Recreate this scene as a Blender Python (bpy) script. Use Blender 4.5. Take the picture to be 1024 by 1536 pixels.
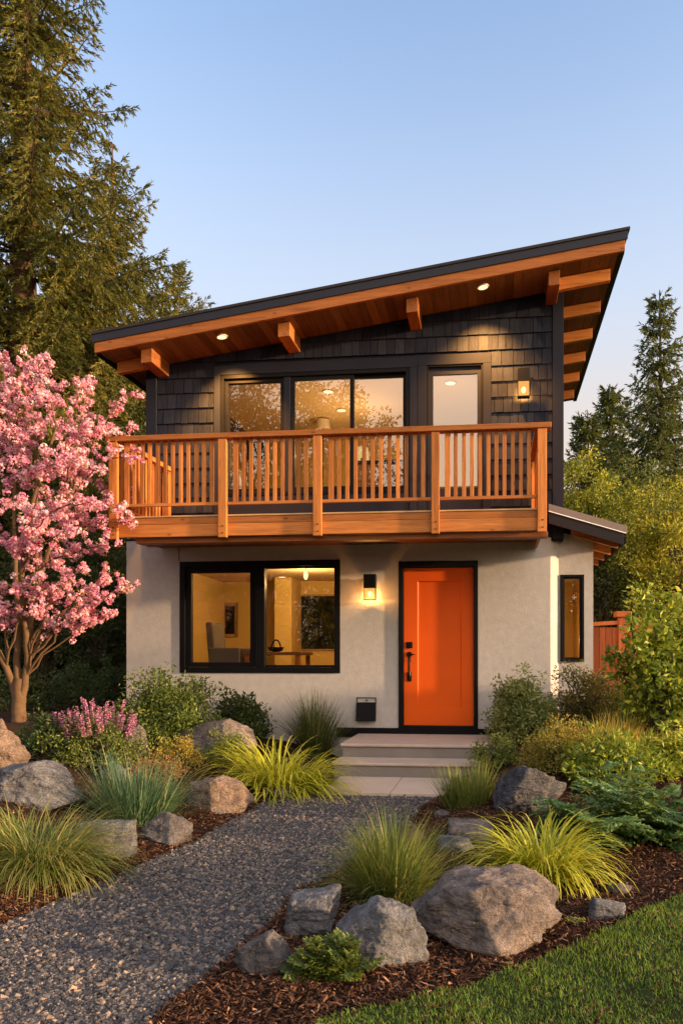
import bpy, math, random
import numpy as np
from mathutils import Vector, Matrix, noise as mnoise

for _o in list(bpy.data.objects):
    bpy.data.objects.remove(_o, do_unlink=True)
SC = bpy.context.scene
COL = SC.collection
R = math.radians
RNG = np.random.default_rng(7)
random.seed(7)

# ------------------------------------------------------------------ camera
E = 1.4                    # eye height
FPX = 1140.0               # focal length in pixels of the 1024 x 1536 photograph
CX, HY = 616.0, 985.0      # principal point
YAW = math.atan(124.0 / FPX)
cam_d = bpy.data.cameras.new('camera')
cam = bpy.data.objects.new('camera', cam_d)
COL.objects.link(cam)
cam.location = (0, 0, E)
cam.rotation_euler = (R(90), 0, YAW)
cam_d.sensor_fit = 'VERTICAL'
cam_d.sensor_height = 36.0
cam_d.lens = 36.0 * FPX / 1536.0
cam_d.shift_x = (512 - CX) / 1536.0
cam_d.shift_y = (HY - 768) / 1536.0
cam_d.clip_start = 0.05
cam_d.clip_end = 3000
SC.camera = cam

# ------------------------------------------------------------------ sky, sun, exposure
SUN_EL, SUN_PHI = 7.5, 8.5          # elevation; angle out of the facade plane towards the viewer, from the right
sun_dir = Vector((math.cos(R(SUN_EL)) * math.cos(R(SUN_PHI)), -math.cos(R(SUN_EL)) * math.sin(R(SUN_PHI)), math.sin(R(SUN_EL))))
W = bpy.data.worlds.new('World')
SC.world = W
W.use_nodes = True
wn = W.node_tree.nodes
wl = W.node_tree.links
wn.clear()
sky = wn.new('ShaderNodeTexSky')
sky.sky_type = 'NISHITA'
sky.sun_disc = False
sky.sun_elevation = R(SUN_EL)
sky.sun_rotation = math.atan2(sun_dir.x, sun_dir.y)
sky.altitude = 100
sky.air_density = 1.0
sky.dust_density = 1.6
sky.ozone_density = 1.6
bg = wn.new('ShaderNodeBackground')
bg.inputs['Strength'].default_value = 0.15
wo = wn.new('ShaderNodeOutputWorld')
# dusk air: the clear blue pales to a warm white band towards the horizon
_tc = wn.new('ShaderNodeTexCoord')
_sx = wn.new('ShaderNodeSeparateXYZ'); wl.new(_tc.outputs['Generated'], _sx.inputs[0])
_cr = wn.new('ShaderNodeValToRGB'); _cr.color_ramp.interpolation = 'EASE'
_e = _cr.color_ramp.elements
_e[0].position = .20; _e[0].color = (1, 1, 1, 1); _e[1].position = .70; _e[1].color = (0, 0, 0, 1)
wl.new(_sx.outputs['Z'], _cr.inputs['Fac'])
_hz = wn.new('ShaderNodeValToRGB'); _h = _hz.color_ramp.elements
_h[0].position = .02; _h[0].color = (1, .76, .56, 1); _h[1].position = .42; _h[1].color = (.90, .92, .98, 1)
_q = _h.new(.29); _q.color = (1.0, .875, .79, 1)
wl.new(_sx.outputs['Z'], _hz.inputs['Fac'])
_sc = wn.new('ShaderNodeVectorMath'); _sc.operation = 'SCALE'; _sc.inputs['Scale'].default_value = 2.05
wl.new(_hz.outputs['Color'], _sc.inputs[0])
_s2 = wn.new('ShaderNodeVectorMath'); _s2.operation = 'MULTIPLY'; _s2.inputs[1].default_value = (1.56, 1.40, 1.44)
wl.new(sky.outputs['Color'], _s2.inputs[0])
_mx = wn.new('ShaderNodeMix'); _mx.data_type = 'RGBA'
wl.new(_cr.outputs['Color'], _mx.inputs[0]); wl.new(_s2.outputs[0], _mx.inputs[6]); wl.new(_sc.outputs[0], _mx.inputs[7])
# added warm sky lobe behind the viewer's right shoulder, soft fill for the facade
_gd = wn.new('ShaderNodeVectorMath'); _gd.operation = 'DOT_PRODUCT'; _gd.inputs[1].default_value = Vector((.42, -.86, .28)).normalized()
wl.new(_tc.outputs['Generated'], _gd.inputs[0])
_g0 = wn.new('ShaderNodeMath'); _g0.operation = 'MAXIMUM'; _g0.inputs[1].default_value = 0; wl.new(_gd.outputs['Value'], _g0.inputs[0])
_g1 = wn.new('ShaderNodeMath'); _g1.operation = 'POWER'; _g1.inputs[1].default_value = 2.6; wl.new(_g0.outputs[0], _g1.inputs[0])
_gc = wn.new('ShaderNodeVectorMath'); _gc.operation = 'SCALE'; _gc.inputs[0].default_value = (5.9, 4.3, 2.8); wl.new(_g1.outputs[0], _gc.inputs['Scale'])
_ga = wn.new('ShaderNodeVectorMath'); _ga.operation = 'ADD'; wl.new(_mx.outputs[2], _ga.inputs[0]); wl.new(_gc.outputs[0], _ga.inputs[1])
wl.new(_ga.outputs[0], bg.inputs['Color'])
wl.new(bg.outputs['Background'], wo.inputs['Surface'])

sd = bpy.data.lights.new('sun', 'SUN')
sd.energy = 3.9
sd.angle = R(2.0)
sd.color = (1.0, 0.65, 0.36)
so = bpy.data.objects.new('sun', sd)
COL.objects.link(so)
so.rotation_euler = (-sun_dir).to_track_quat('-Z', 'Y').to_euler()
so.location = (20, -10, 12)

SC.view_settings.view_transform = 'Standard'
SC.view_settings.look = 'None'
SC.view_settings.gamma = 1.0
SC.view_settings.exposure = 1.5
SC.render.engine = 'CYCLES'
SC.cycles.use_denoising = True
SC.cycles.max_bounces = 8
SC.cycles.transparent_max_bounces = 12
SC.cycles.sample_clamp_indirect = 6

# ------------------------------------------------------------------ pixel helpers (pixels of the photograph -> points of the place)
_F = np.array([-math.sin(YAW), math.cos(YAW), 0.0])
_R = np.array([math.cos(YAW), math.sin(YAW), 0.0])
def ray(px, py):
    return _F + _R * ((px - CX) / FPX) + np.array([0, 0, (HY - py) / FPX])
def P(px, py, Y):
    d = ray(px, py)
    t = Y / d[1]
    return np.array([d[0] * t, Y, E + d[2] * t])
def X(px, Y): return float(P(px, HY, Y)[0])
def Z(px, py, Y): return float(P(px, py, Y)[2])
def flat(px, py, z):
    d = ray(px, py)
    t = (z - E) / d[2]
    return np.array([d[0] * t, d[1] * t, z])
def mpp(p):                 # metres per pixel at a point
    return float(np.dot(np.array([p[0], p[1], 0]), _F)) / FPX

# ------------------------------------------------------------------ terrain
def sstep(a, b, x):
    t = np.clip((np.asarray(x, float) - a) / (b - a), 0, 1)
    return t * t * (3 - 2 * t)
_le = np.array([flat(px, py, 0.03)[:2] for px, py in [(-80, 1440), (0, 1395), (150, 1328), (300, 1262), (400, 1203), (446, 1192)]])
_re = np.array([flat(px, py, 0.03)[:2] for px, py in [(195, 1536), (330, 1440), (425, 1350), (490, 1310), (560, 1260), (652, 1196)]])
def xl(y): return np.interp(y, _le[:, 1], _le[:, 0])
def xr(y): return np.interp(y, _re[:, 1], _re[:, 0])
def wob(x, y):
    return 0.035 * np.sin(3.1 * x + 1.3 * y) + 0.03 * np.sin(5.3 * y - 2.1 * x + 1) + 0.02 * np.sin(11 * x + 7.7 * y)
def H(x, y):
    x = np.asarray(x, float); y = np.asarray(y, float)
    w = wob(x, y)
    dl = np.maximum(0, xl(y) - x + w)
    dr = np.maximum(0, x - xr(y) + w)
    h = 0.035 * sstep(0, .1, dl) + 0.16 * np.maximum(0, dl - .12) + 0.04 * np.maximum(0, y - 7) * sstep(0, .6, dl)
    h = h + 0.035 * sstep(0, .1, dr) + 0.34 * sstep(4.4, 9.3, y) * sstep(0, .9, dr) + 0.03 * np.maximum(0, dr - 1.2) * sstep(3.5, 6, y)
    h = h + 0.25 * w * sstep(.1, .5, dl + dr)
    h = np.minimum(h, 0.62)
    far = sstep(11, 16, y) + sstep(7, 11, np.abs(x))
    return h * (1 - np.clip(far, 0, 1)) + 0.4 * np.clip(far, 0, 1) * sstep(-2, 6, y)
def G(px, py):
    z = 0.1
    for _ in range(25):
        p = flat(px, py, z)
        z = 0.5 * z + 0.5 * float(H(p[0], p[1]))
    return flat(px, py, z)
def on(px, Y):              # ground point below pixel column px at distance Y
    x = X(px, Y)
    return np.array([x, Y, float(H(x, Y))])

# ------------------------------------------------------------------ mesh builder
ORG = {}
class MB:
    def __init__(s):
        s.V = []; s.F = []; s.n = 0
    def add(s, v, f, r=None, mi=0):
        v = np.asarray(v, float).reshape(-1, 3); f = np.asarray(f, np.int64)
        if f.ndim == 1: f = f[None]
        r = np.full(len(f), RNG.random()) if r is None else np.broadcast_to(np.asarray(r, float), (len(f),))
        s.V.append(v); s.F.append((f + s.n, r, mi)); s.n += len(v)
        return s
    def hexa(s, p, mi=0, r=None):        # p: 8 corners, bottom ring then top ring, counter-clockwise from above
        return s.add(p, [[0, 3, 2, 1], [4, 5, 6, 7], [0, 1, 5, 4], [1, 2, 6, 5], [2, 3, 7, 6], [3, 0, 4, 7]], r, mi)
    def box(s, x0, x1, y0, y1, z0, z1, mi=0, r=None):
        x0, x1 = min(x0, x1), max(x0, x1); y0, y1 = min(y0, y1), max(y0, y1); z0, z1 = min(z0, z1), max(z0, z1)
        return s.hexa([(x0, y0, z0), (x1, y0, z0), (x1, y1, z0), (x0, y1, z0), (x0, y0, z1), (x1, y0, z1), (x1, y1, z1), (x0, y1, z1)], mi, r)
    def slope(s, x0, x1, y0, y1, zb, zt, mi=0, r=None):   # box whose bottom and top follow functions of x
        return s.hexa([(x0, y0, zb(x0)), (x1, y0, zb(x1)), (x1, y1, zb(x1)), (x0, y1, zb(x0)), (x0, y0, zt(x0)), (x1, y0, zt(x1)), (x1, y1, zt(x1)), (x0, y1, zt(x0))], mi, r)
    def tube(s, pts, rad, n=8, mi=0, r=None, cap=True):
        pts = np.asarray(pts, float); k = len(pts)
        rad = np.broadcast_to(np.asarray(rad, float), (k,))
        tan = np.gradient(pts, axis=0); tan /= np.linalg.norm(tan, axis=1)[:, None] + 1e-9
        ref = np.array([0.3, 0.9, 0.2]) if abs(tan[0][2]) > .6 else np.array([0, 0, 1.0])
        a = np.cross(tan, ref); a /= np.linalg.norm(a, axis=1)[:, None] + 1e-9
        b = np.cross(tan, a)
        th = np.linspace(0, 2 * math.pi, n, endpoint=False)
        v = pts[:, None] + rad[:, None, None] * (np.cos(th)[None, :, None] * a[:, None] + np.sin(th)[None, :, None] * b[:, None])
        i = np.arange(k - 1)[:, None] * n; j = np.arange(n)[None]; j2 = (j + 1) % n
        f = np.stack([i + j, i + n + j, i + n + j2, i + j2], -1).reshape(-1, 4)
        s.add(v, f, r, mi)
        if cap:
            rr = s.F[-1][1][0]
            s.add(v[0], np.arange(n)[None], rr, mi); s.add(v[-1], np.arange(n)[::-1][None], rr, mi)
        return s
    def cards(s, c, d, w, ln, wd, r, mi=0):   # pointed leaf: base c, direction d, sideways w
        c = np.asarray(c); n = len(c)
        ln = np.broadcast_to(ln, (n,))[:, None]; wd = np.broadcast_to(wd, (n,))[:, None]
        m = c + d * ln * .45
        nrm = np.cross(d, w) * wd * .25
        v = np.stack([c, m + w * wd * .5 + nrm, c + d * ln, m - w * wd * .5 + nrm], 1).reshape(-1, 3)
        b = np.arange(n)[:, None] * 4
        f = np.concatenate([b + [[0, 1, 2]], b + [[0, 2, 3]]], 1).reshape(-1, 3)
        return s.add(v, f, np.repeat(r, 2), mi)
    def build(s, name, mats, parent=None, smooth=False, bevel=0, org=None):
        me = bpy.data.meshes.new(name)
        if not isinstance(mats, (list, tuple)): mats = [mats]
        o0 = np.array(ORG[parent.name]) if parent is not None else (np.array(org) if org is not None else np.zeros(3))
        v = np.concatenate(s.V) - o0
        me.vertices.add(len(v)); me.vertices.foreach_set('co', v.astype(np.float32).ravel())
        li = np.concatenate([f.ravel() for f, _, _ in s.F])
        lt = np.concatenate([np.full(len(f), f.shape[1]) for f, _, _ in s.F])
        ls = np.concatenate([[0], np.cumsum(lt)[:-1]])
        me.loops.add(len(li)); me.loops.foreach_set('vertex_index', li.astype(np.int32))
        me.polygons.add(len(lt)); me.polygons.foreach_set('loop_start', ls.astype(np.int32))
        mi = np.concatenate([np.full(len(f), m) for f, _, m in s.F])
        me.polygons.foreach_set('material_index', mi.astype(np.int32))
        me.update(calc_edges=True)
        at = me.attributes.new('rnd', 'FLOAT', 'FACE')
        at.data.foreach_set('value', np.concatenate([r for _, r, _ in s.F]).astype(np.float32))
        me.polygons.foreach_set('use_smooth', np.full(len(lt), bool(smooth)))
        for m in mats: me.materials.append(m)
        me.validate()
        o = bpy.data.objects.new(name, me); COL.objects.link(o)
        if parent is not None: o.parent = parent
        else: o.location = o0
        ORG[o.name] = tuple(o0)
        if bevel:
            bm = o.modifiers.new('bevel', 'BEVEL'); bm.width = bevel; bm.segments = 2; bm.limit_method = 'ANGLE'; bm.angle_limit = R(40)
        return o

def tag(o, label, cat=None, group=None, kind=None):
    if label: o['label'] = label
    if cat: o['category'] = cat
    if group: o['group'] = group
    if kind: o['kind'] = kind
    return o
def thing(name, label, cat, loc, group=None):
    o = bpy.data.objects.new(name, None); COL.objects.link(o)
    o.location = tuple(float(q) for q in loc); o.empty_display_size = .1
    ORG[o.name] = tuple(float(q) for q in loc)
    return tag(o, label, cat, group)
def structure(o): o['kind'] = 'structure'; return o

def unit(v): return v / (np.linalg.norm(v, axis=-1, keepdims=True) + 1e-9)
def rdirs(n, rng=RNG): return unit(rng.normal(size=(n, 3)))

# ------------------------------------------------------------------ materials
def newmat(name):
    m = bpy.data.materials.new(name); m.use_nodes = True
    nt = m.node_tree; nt.nodes.clear()
    out = nt.nodes.new('ShaderNodeOutputMaterial')
    return m, nt, out
def nd(nt, t, ins=None, **kw):
    n = nt.nodes.new(t)
    for k, v in kw.items(): setattr(n, k, v)
    for k, v in (ins or {}).items():
        if isinstance(v, bpy.types.NodeSocket): nt.links.new(v, n.inputs[k])
        else: n.inputs[k].default_value = v
    return n
def ramp(nt, fac, stops, interp='LINEAR'):
    n = nt.nodes.new('ShaderNodeValToRGB'); n.color_ramp.interpolation = interp
    el = n.color_ramp.elements
    while len(el) < len(stops): el.new(.5)
    for e, (p, c) in zip(el, stops):
        e.position = p; e.color = (c[0], c[1], c[2], 1) if len(c) == 3 else c
    nt.links.new(fac, n.inputs['Fac'])
    return n.outputs['Color']
def coords(nt, scale=(1, 1, 1)):
    tc = nt.nodes.new('ShaderNodeTexCoord')
    mp = nd(nt, 'ShaderNodeMapping', {'Vector': tc.outputs['Object'], 'Scale': scale})
    return mp.outputs['Vector']
def noi(nt, vec, scale, detail=4, rough=.55, dist=0):
    return nd(nt, 'ShaderNodeTexNoise', {'Vector': vec, 'Scale': scale, 'Detail': detail, 'Roughness': rough, 'Distortion': dist}).outputs['Fac']
def rnd_attr(nt):
    return nd(nt, 'ShaderNodeAttribute', attribute_name='rnd').outputs['Fac']
def mixc(nt, fac, a, b, mode='MIX'):
    n = nt.nodes.new('ShaderNodeMix'); n.data_type = 'RGBA'; n.blend_type = mode
    for i, v in ((0, fac), (6, a), (7, b)):
        if isinstance(v, bpy.types.NodeSocket): nt.links.new(v, n.inputs[i])
        else: n.inputs[i].default_value = v if i == 0 else (v[0], v[1], v[2], 1)
    return n.outputs[2]
def bump(nt, h, strength=.3, dist=.01):
    return nd(nt, 'ShaderNodeBump', {'Height': h, 'Strength': strength, 'Distance': dist}).outputs['Normal']
def math_(nt, op, a, b=0.0):
    n = nt.nodes.new('ShaderNodeMath'); n.operation = op
    for i, v in ((0, a), (1, b)):
        if isinstance(v, bpy.types.NodeSocket): nt.links.new(v, n.inputs[i])
        else: n.inputs[i].default_value = v
    return n.outputs[0]
def pbsdf(nt, out, color, rough=.6, normal=None, metallic=0, spec=.5):
    b = nt.nodes.new('ShaderNodeBsdfPrincipled')
    for k, v in (('Base Color', color), ('Roughness', rough), ('Metallic', metallic), ('Specular IOR Level', spec), ('Normal', normal)):
        if v is None: continue
        if isinstance(v, bpy.types.NodeSocket): nt.links.new(v, b.inputs[k])
        else: b.inputs[k].default_value = (v[0], v[1], v[2], 1) if k == 'Base Color' else v
    if out is not None: nt.links.new(b.outputs[0], out.inputs['Surface'])
    return b

def m_plain(name, c, rough=.5, metallic=0, var=.12, scale=8, bmp=0, bscale=60, spec=.5):
    m, nt, out = newmat(name)
    v = coords(nt)
    n = noi(nt, v, scale, 5)
    col = mixc(nt, n, tuple(q * (1 - var) for q in c), tuple(min(1, q * (1 + var)) for q in c))
    nm = bump(nt, noi(nt, v, bscale, 3), bmp, .004) if bmp else None
    rg = math_(nt, 'ADD', math_(nt, 'MULTIPLY', n, .2), rough - .1)
    pbsdf(nt, out, col, rg, nm, metallic, spec)
    return m
def m_wood(name, c, axis, rough=.5, contrast=.58, fine=1.0):
    m, nt, out = newmat(name)
    sc = [16 * fine] * 3; sc[axis] = .9
    at = rnd_attr(nt)
    tc = nt.nodes.new('ShaderNodeTexCoord')
    off = nd(nt, 'ShaderNodeVectorMath', {0: tc.outputs['Object'], 1: nd(nt, 'ShaderNodeCombineXYZ', {'X': math_(nt, 'MULTIPLY', at, 31.0), 'Y': math_(nt, 'MULTIPLY', at, 17.0), 'Z': math_(nt, 'MULTIPLY', at, 23.0)}).outputs[0]}, operation='ADD').outputs[0]
    v = nd(nt, 'ShaderNodeMapping', {'Vector': off, 'Scale': sc}).outputs['Vector']
    g = noi(nt, v, 1.6, 6, .65, .8)
    g2 = noi(nt, v, 7, 3, .6, .2)
    d = tuple(q * (1 - contrast) for q in c); l = tuple(min(1, q * (1 + contrast * .55)) for q in c)
    col = ramp(nt, g, [(.28, d), (.5, c), (.72, l)])
    col = mixc(nt, .3, col, ramp(nt, g2, [(.3, d), (.7, l)]))
    tint = mixc(nt, at, (.58, .53, .50), (1.22, 1.22, 1.18))
    col = mixc(nt, 1.0, col, tint, 'MULTIPLY')
    ks = [7] * 3; ks[axis] = 3.2
    kv = nd(nt, 'ShaderNodeMapping', {'Vector': off, 'Scale': ks}).outputs['Vector']
    kn = nd(nt, 'ShaderNodeTexVoronoi', {'Vector': kv, 'Scale': 1.0}, feature='F1').outputs['Distance']
    kf = ramp(nt, kn, [(.05, (1, 1, 1)), (.13, (0, 0, 0))])
    kf = math_(nt, 'MULTIPLY', kf, .75)
    col = mixc(nt, kf, col, tuple(q * .22 for q in c))
    pbsdf(nt, out, col, rough, bump(nt, g2, .25, .004), 0, .15)
    return m
def m_leaf(name, stops, trans=.3, rough=.5, spec=.3):
    m, nt, out = newmat(name)
    at = rnd_attr(nt)
    col = ramp(nt, at, stops)
    b = pbsdf(nt, None, col, rough, None, 0, spec)
    t = nd(nt, 'ShaderNodeBsdfTranslucent', {'Color': mixc(nt, .25, col, (.5, .5, .05))})
    mx = nd(nt, 'ShaderNodeMixShader', {0: trans, 1: b.outputs[0], 2: t.outputs[0]})
    nt.links.new(mx.outputs[0], out.inputs['Surface'])
    return m
def m_stucco():
    m, nt, out = newmat('stucco')
    v = coords(nt)
    big = noi(nt, v, 1.1, 6, .6); fine = noi(nt, v, 70, 4, .6); mid = noi(nt, v, 12, 4)
    col = ramp(nt, big, [(.3, (.395, .375, .355)), (.7, (.455, .435, .41))])
    col = mixc(nt, .5, col, ramp(nt, mid, [(.3, (.36, .34, .32)), (.7, (.48, .455, .43))]))
    h = math_(nt, 'ADD', fine, math_(nt, 'MULTIPLY', mid, .7))
    pbsdf(nt, out, col, .92, bump(nt, h, .55, .006), 0, .2)
    return m
def m_shingle():
    m, nt, out = newmat('dark_shingle')
    at = rnd_attr(nt)
    v = coords(nt, (28, 28, 1.4))
    g = noi(nt, v, 2.2, 5, .6)
    col = ramp(nt, at, [(0, (.011, .013, .021)), (.6, (.018, .021, .032)), (1, (.032, .035, .048))])
    col = mixc(nt, .4, col, ramp(nt, g, [(.3, (.011, .013, .020)), (.75, (.044, .048, .064))]))
    pbsdf(nt, out, col, .8, bump(nt, g, .5, .005), 0, .03)
    return m
def m_rock(name, a, b, c, sc=1.0, lichen=.25):
    m, nt, out = newmat(name)
    v = coords(nt)
    n1 = noi(nt, v, 2.6 * sc, 8, .62, .6); n2 = noi(nt, v, 11 * sc, 8, .7, .4); n3 = noi(nt, v, 60 * sc, 5, .7)
    strat = noi(nt, coords(nt, (3 * sc, 3 * sc, 16 * sc)), 1.0, 7, .65, 1.2)
    col = ramp(nt, n1, [(.36, a), (.50, b), (.62, c)])
    col = mixc(nt, .45, col, ramp(nt, n2, [(.28, tuple(q * .35 for q in a)), (.5, b), (.74, tuple(min(1, q * 1.45) for q in c))]))
    col = mixc(nt, .5, col, ramp(nt, n3, [(.3, (.30, .30, .30)), (.7, (.72, .72, .72))]), 'OVERLAY')
    vo = nd(nt, 'ShaderNodeTexVoronoi', {'Vector': v, 'Scale': 4.2 * sc}, feature='DISTANCE_TO_EDGE').outputs['Distance']
    vein = ramp(nt, math_(nt, 'ADD', vo, math_(nt, 'MULTIPLY', n2, .10)), [(.05, (1, 1, 1)), (.075, (0, 0, 0))])
    col = mixc(nt, math_(nt, 'MULTIPLY', vein, .14), col, (.05, .047, .045))
    lm = ramp(nt, noi(nt, v, 7 * sc, 6, .75), [(.58, (0, 0, 0)), (.66, (1, 1, 1))])
    col = mixc(nt, math_(nt, 'MULTIPLY', lm, lichen), col, (.40, .385, .345))
    h = math_(nt, 'ADD', math_(nt, 'ADD', n2, math_(nt, 'MULTIPLY', n3, .30)), math_(nt, 'ADD', math_(nt, 'MULTIPLY', strat, .9), math_(nt, 'MULTIPLY', vein, -.12)))
    pbsdf(nt, out, col, .9, bump(nt, h, 1.0, .09), 0, .2)
    return m
def m_glass(name='window_glass', tint=(.96, .96, .94), refl=.045):
    m, nt, out = newmat(name)
    t = nd(nt, 'ShaderNodeBsdfTransparent', {'Color': (*tint, 1)})
    g = nd(nt, 'ShaderNodeBsdfGlossy', {'Color': (1, 1, 1, 1), 'Roughness': 0.004})
    lw = nd(nt, 'ShaderNodeLayerWeight', {'Blend': .35}).outputs['Fresnel']
    f = math_(nt, 'MINIMUM', math_(nt, 'ADD', math_(nt, 'MULTIPLY', lw, .5), refl), .9)
    wv = noi(nt, coords(nt), .9, 1)
    nt.links.new(bump(nt, wv, .06, .02), g.inputs['Normal'])
    mx = nd(nt, 'ShaderNodeMixShader', {0: f, 1: t.outputs[0], 2: g.outputs[0]})
    nt.links.new(mx.outputs[0], out.inputs['Surface'])
    return m
def m_emit(name, c, s, back=None):
    m, nt, out = newmat(name)
    e = nd(nt, 'ShaderNodeEmission', {'Color': (*c, 1), 'Strength': s})
    if back is None: nt.links.new(e.outputs[0], out.inputs['Surface'])
    else:
        t = nd(nt, 'ShaderNodeBsdfTransparent', {'Color': (1, .93, .82, 1)})
        mx = nd(nt, 'ShaderNodeMixShader', {0: back, 1: e.outputs[0], 2: t.outputs[0]})
        nt.links.new(mx.outputs[0], out.inputs['Surface'])
    return m
def m_attr(name, stops, rough=.9, bscale=0, spec=.2):
    m, nt, out = newmat(name)
    col = ramp(nt, rnd_attr(nt), stops)
    v = coords(nt)
    n = noi(nt, v, 90, 3)
    col = mixc(nt, .35, col, ramp(nt, n, [(.3, (.3, .3, .3)), (.7, (.7, .7, .7))]), 'OVERLAY')
    pbsdf(nt, out, col, rough, bump(nt, n, .3, .003) if bscale else None, 0, spec)
    return m
def m_mulch():
    m, nt, out = newmat('bark_mulch')
    v = coords(nt)
    n1 = noi(nt, v, 45, 6, .75, .6); n2 = noi(nt, coords(nt, (1, .35, 1)), 130, 4, .7); n3 = noi(nt, v, 1.6, 3)
    col = ramp(nt, n1, [(.3, (.010, .005, .0035)), (.5, (.040, .018, .010)), (.72, (.105, .048, .024))])
    col = mixc(nt, .4, col, ramp(nt, n2, [(.3, (.012, .006, .004)), (.7, (.10, .048, .026))]))
    col = mixc(nt, .3, col, ramp(nt, n3, [(.3, (.02, .011, .007)), (.7, (.07, .032, .016))]))
    pbsdf(nt, out, col, .95, bump(nt, math_(nt, 'ADD', n1, n2), 1, .03), 0, .15)
    return m
def m_gravelbase():
    m, nt, out = newmat('gravel_bed')
    v = coords(nt)
    vo = nd(nt, 'ShaderNodeTexVoronoi', {'Vector': v, 'Scale': 55.0})
    col = ramp(nt, nd(nt, 'ShaderNodeSeparateColor', {0: vo.outputs['Color']}).outputs[0], [(0, (.03, .03, .034)), (.6, (.07, .069, .073)), (1, (.15, .13, .11))])
    d = vo.outputs['Distance']
    pbsdf(nt, out, col, .9, bump(nt, math_(nt, 'SUBTRACT', 1.0, d), 1, .02), 0, .2)
    return m
def m_lawnbase():
    m, nt, out = newmat('lawn_soil')
    v = coords(nt)
    n = noi(nt, v, 60, 5, .7); n2 = noi(nt, v, 3, 4)
    col = ramp(nt, n, [(.3, (.012, .02, .006)), (.7, (.05, .075, .018))])
    col = mixc(nt, .3, col, ramp(nt, n2, [(.3, (.02, .04, .008)), (.7, (.08, .09, .02))]))
    pbsdf(nt, out, col, .95, bump(nt, n, 1, .02), 0, .1)
    return m

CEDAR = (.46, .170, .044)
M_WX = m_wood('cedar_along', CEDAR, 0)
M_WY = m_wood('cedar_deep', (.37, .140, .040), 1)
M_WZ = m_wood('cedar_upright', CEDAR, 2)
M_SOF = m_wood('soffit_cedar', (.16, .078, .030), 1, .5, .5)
M_STUCCO = m_stucco()
M_SHING = m_shingle()
M_TRIM = m_plain('charcoal_trim', (.018, .020, .030), .7, 0, .2, 3, .1, 90, .05)
M_BLACK = m_plain('black_frame', (.004, .004, .005), .5, 0, .2, 5, 0, 60, .12)
M_ROOF = m_plain('roof_metal', (.018, .021, .033), .5, .0, .15, 3, 0, 60, .15)
M_ROOFCAP = m_plain('roof_cap', (.026, .024, .026), .6, .0, .2, 6, 0, 60, .15)
M_WINGFAS = m_plain('brown_fascia', (.022, .018, .020), .6, 0, .15, 5, 0, 60, .12)
M_FLASH = m_plain('roof_flashing', (.17, .135, .12), .4, .5, .15, 7)
M_LINE = m_plain('drip_edge', (.75, .72, .68), .3, .6, .1, 7)
M_DOOR = m_plain('orange_door_paint', (.66, .090, .004), .5, 0, .10, 2.2, .08, 220, .18)
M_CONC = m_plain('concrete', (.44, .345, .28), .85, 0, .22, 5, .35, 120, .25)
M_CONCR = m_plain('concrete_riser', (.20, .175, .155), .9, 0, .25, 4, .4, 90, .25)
M_SLAB = m_plain('paving_stone', (.52, .41, .31), .85, 0, .18, 2.5, .3, 80, .25)
M_GLASS = m_glass()
M_GLASSU = m_glass('upper_window_glass', (.96, .95, .92), .14)
M_GLASSD = m_glass('balcony_door_glass', (.9, .9, .88), .17)
M_WALLIN = m_plain('interior_paint', (.62, .44, .13), .85, 0, .04, 2)
M_CEIL = m_plain('interior_ceiling', (.68, .50, .26), .9, 0, .03, 2)
M_FLOORIN = m_wood('interior_floor', (.28, .14, .06), 0)
M_FENCE = m_wood('red_cedar_fence', (.30, .085, .030), 2, .7, .5)
M_BARK = m_plain('conifer_bark', (.085, .052, .032), .95, 0, .5, 14, 1, 40, .1)
M_BARKG = m_plain('grey_bark', (.075, .06, .045), .95, 0, .45, 14, 1, 40, .1)
M_BARKC = m_plain('cherry_bark', (.115, .068, .034), .85, 0, .45, 16, .9, 45, .2)

# ------------------------------------------------------------------ ground
def axis(a, b, st, far):
    mid = np.arange(a, b + 1e-6, st)
    lo = a - np.cumsum(np.geomspace(st * 2, far, 22)); hi = b + np.cumsum(np.geomspace(st * 2, far, 22))
    return np.concatenate([lo[::-1], mid, hi])
def sheet(mb, xs, ys, zf):
    gx, gy = np.meshgrid(xs, ys)
    v = np.stack([gx, gy, zf(gx, gy)], -1).reshape(-1, 3)
    nx, ny = len(xs), len(ys)
    i = np.arange(ny - 1)[:, None] * nx + np.arange(nx - 1)[None]
    return mb.add(v, np.stack([i, i + 1, i + nx + 1, i + nx], -1).reshape(-1, 4), 0)
g = MB()
sheet(g, axis(-7, 5, .075, 160), axis(1.6, 12, .075, 160), H)
structure(g.build('ground', m_mulch(), smooth=True))

# gravel path sheet and its loose stones
def strip(mb, ys, fl, fr, zf, n=14):
    t = np.linspace(0, 1, n)
    gx = np.stack([fl(y) + (fr(y) - fl(y)) * t for y in ys]); gy = np.repeat(np.asarray(ys)[:, None], n, 1)
    v = np.stack([gx, gy, zf(gx, gy)], -1).reshape(-1, 3)
    i = np.arange(len(ys) - 1)[:, None] * n + np.arange(n - 1)[None]
    return mb.add(v, np.stack([i, i + 1, i + n + 1, i + n], -1).reshape(-1, 4), 0)
g = MB()
strip(g, np.linspace(-6, 8.2, 80), lambda y: xl(y) - .04, lambda y: xr(y) + .04, lambda x, y: .018 + 0 * x)
structure(g.build('gravel_path', m_gravelbase()))
CUBE = np.array([(-1, -1, -1), (1, -1, -1), (1, 1, -1), (-1, 1, -1), (-1, -1, 1), (1, -1, 1), (1, 1, 1), (-1, 1, 1)], float) * .6
CF = np.array([[0, 3, 2, 1], [4, 5, 6, 7], [0, 1, 5, 4], [1, 2, 6, 5], [2, 3, 7, 6], [3, 0, 4, 7]])
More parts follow.
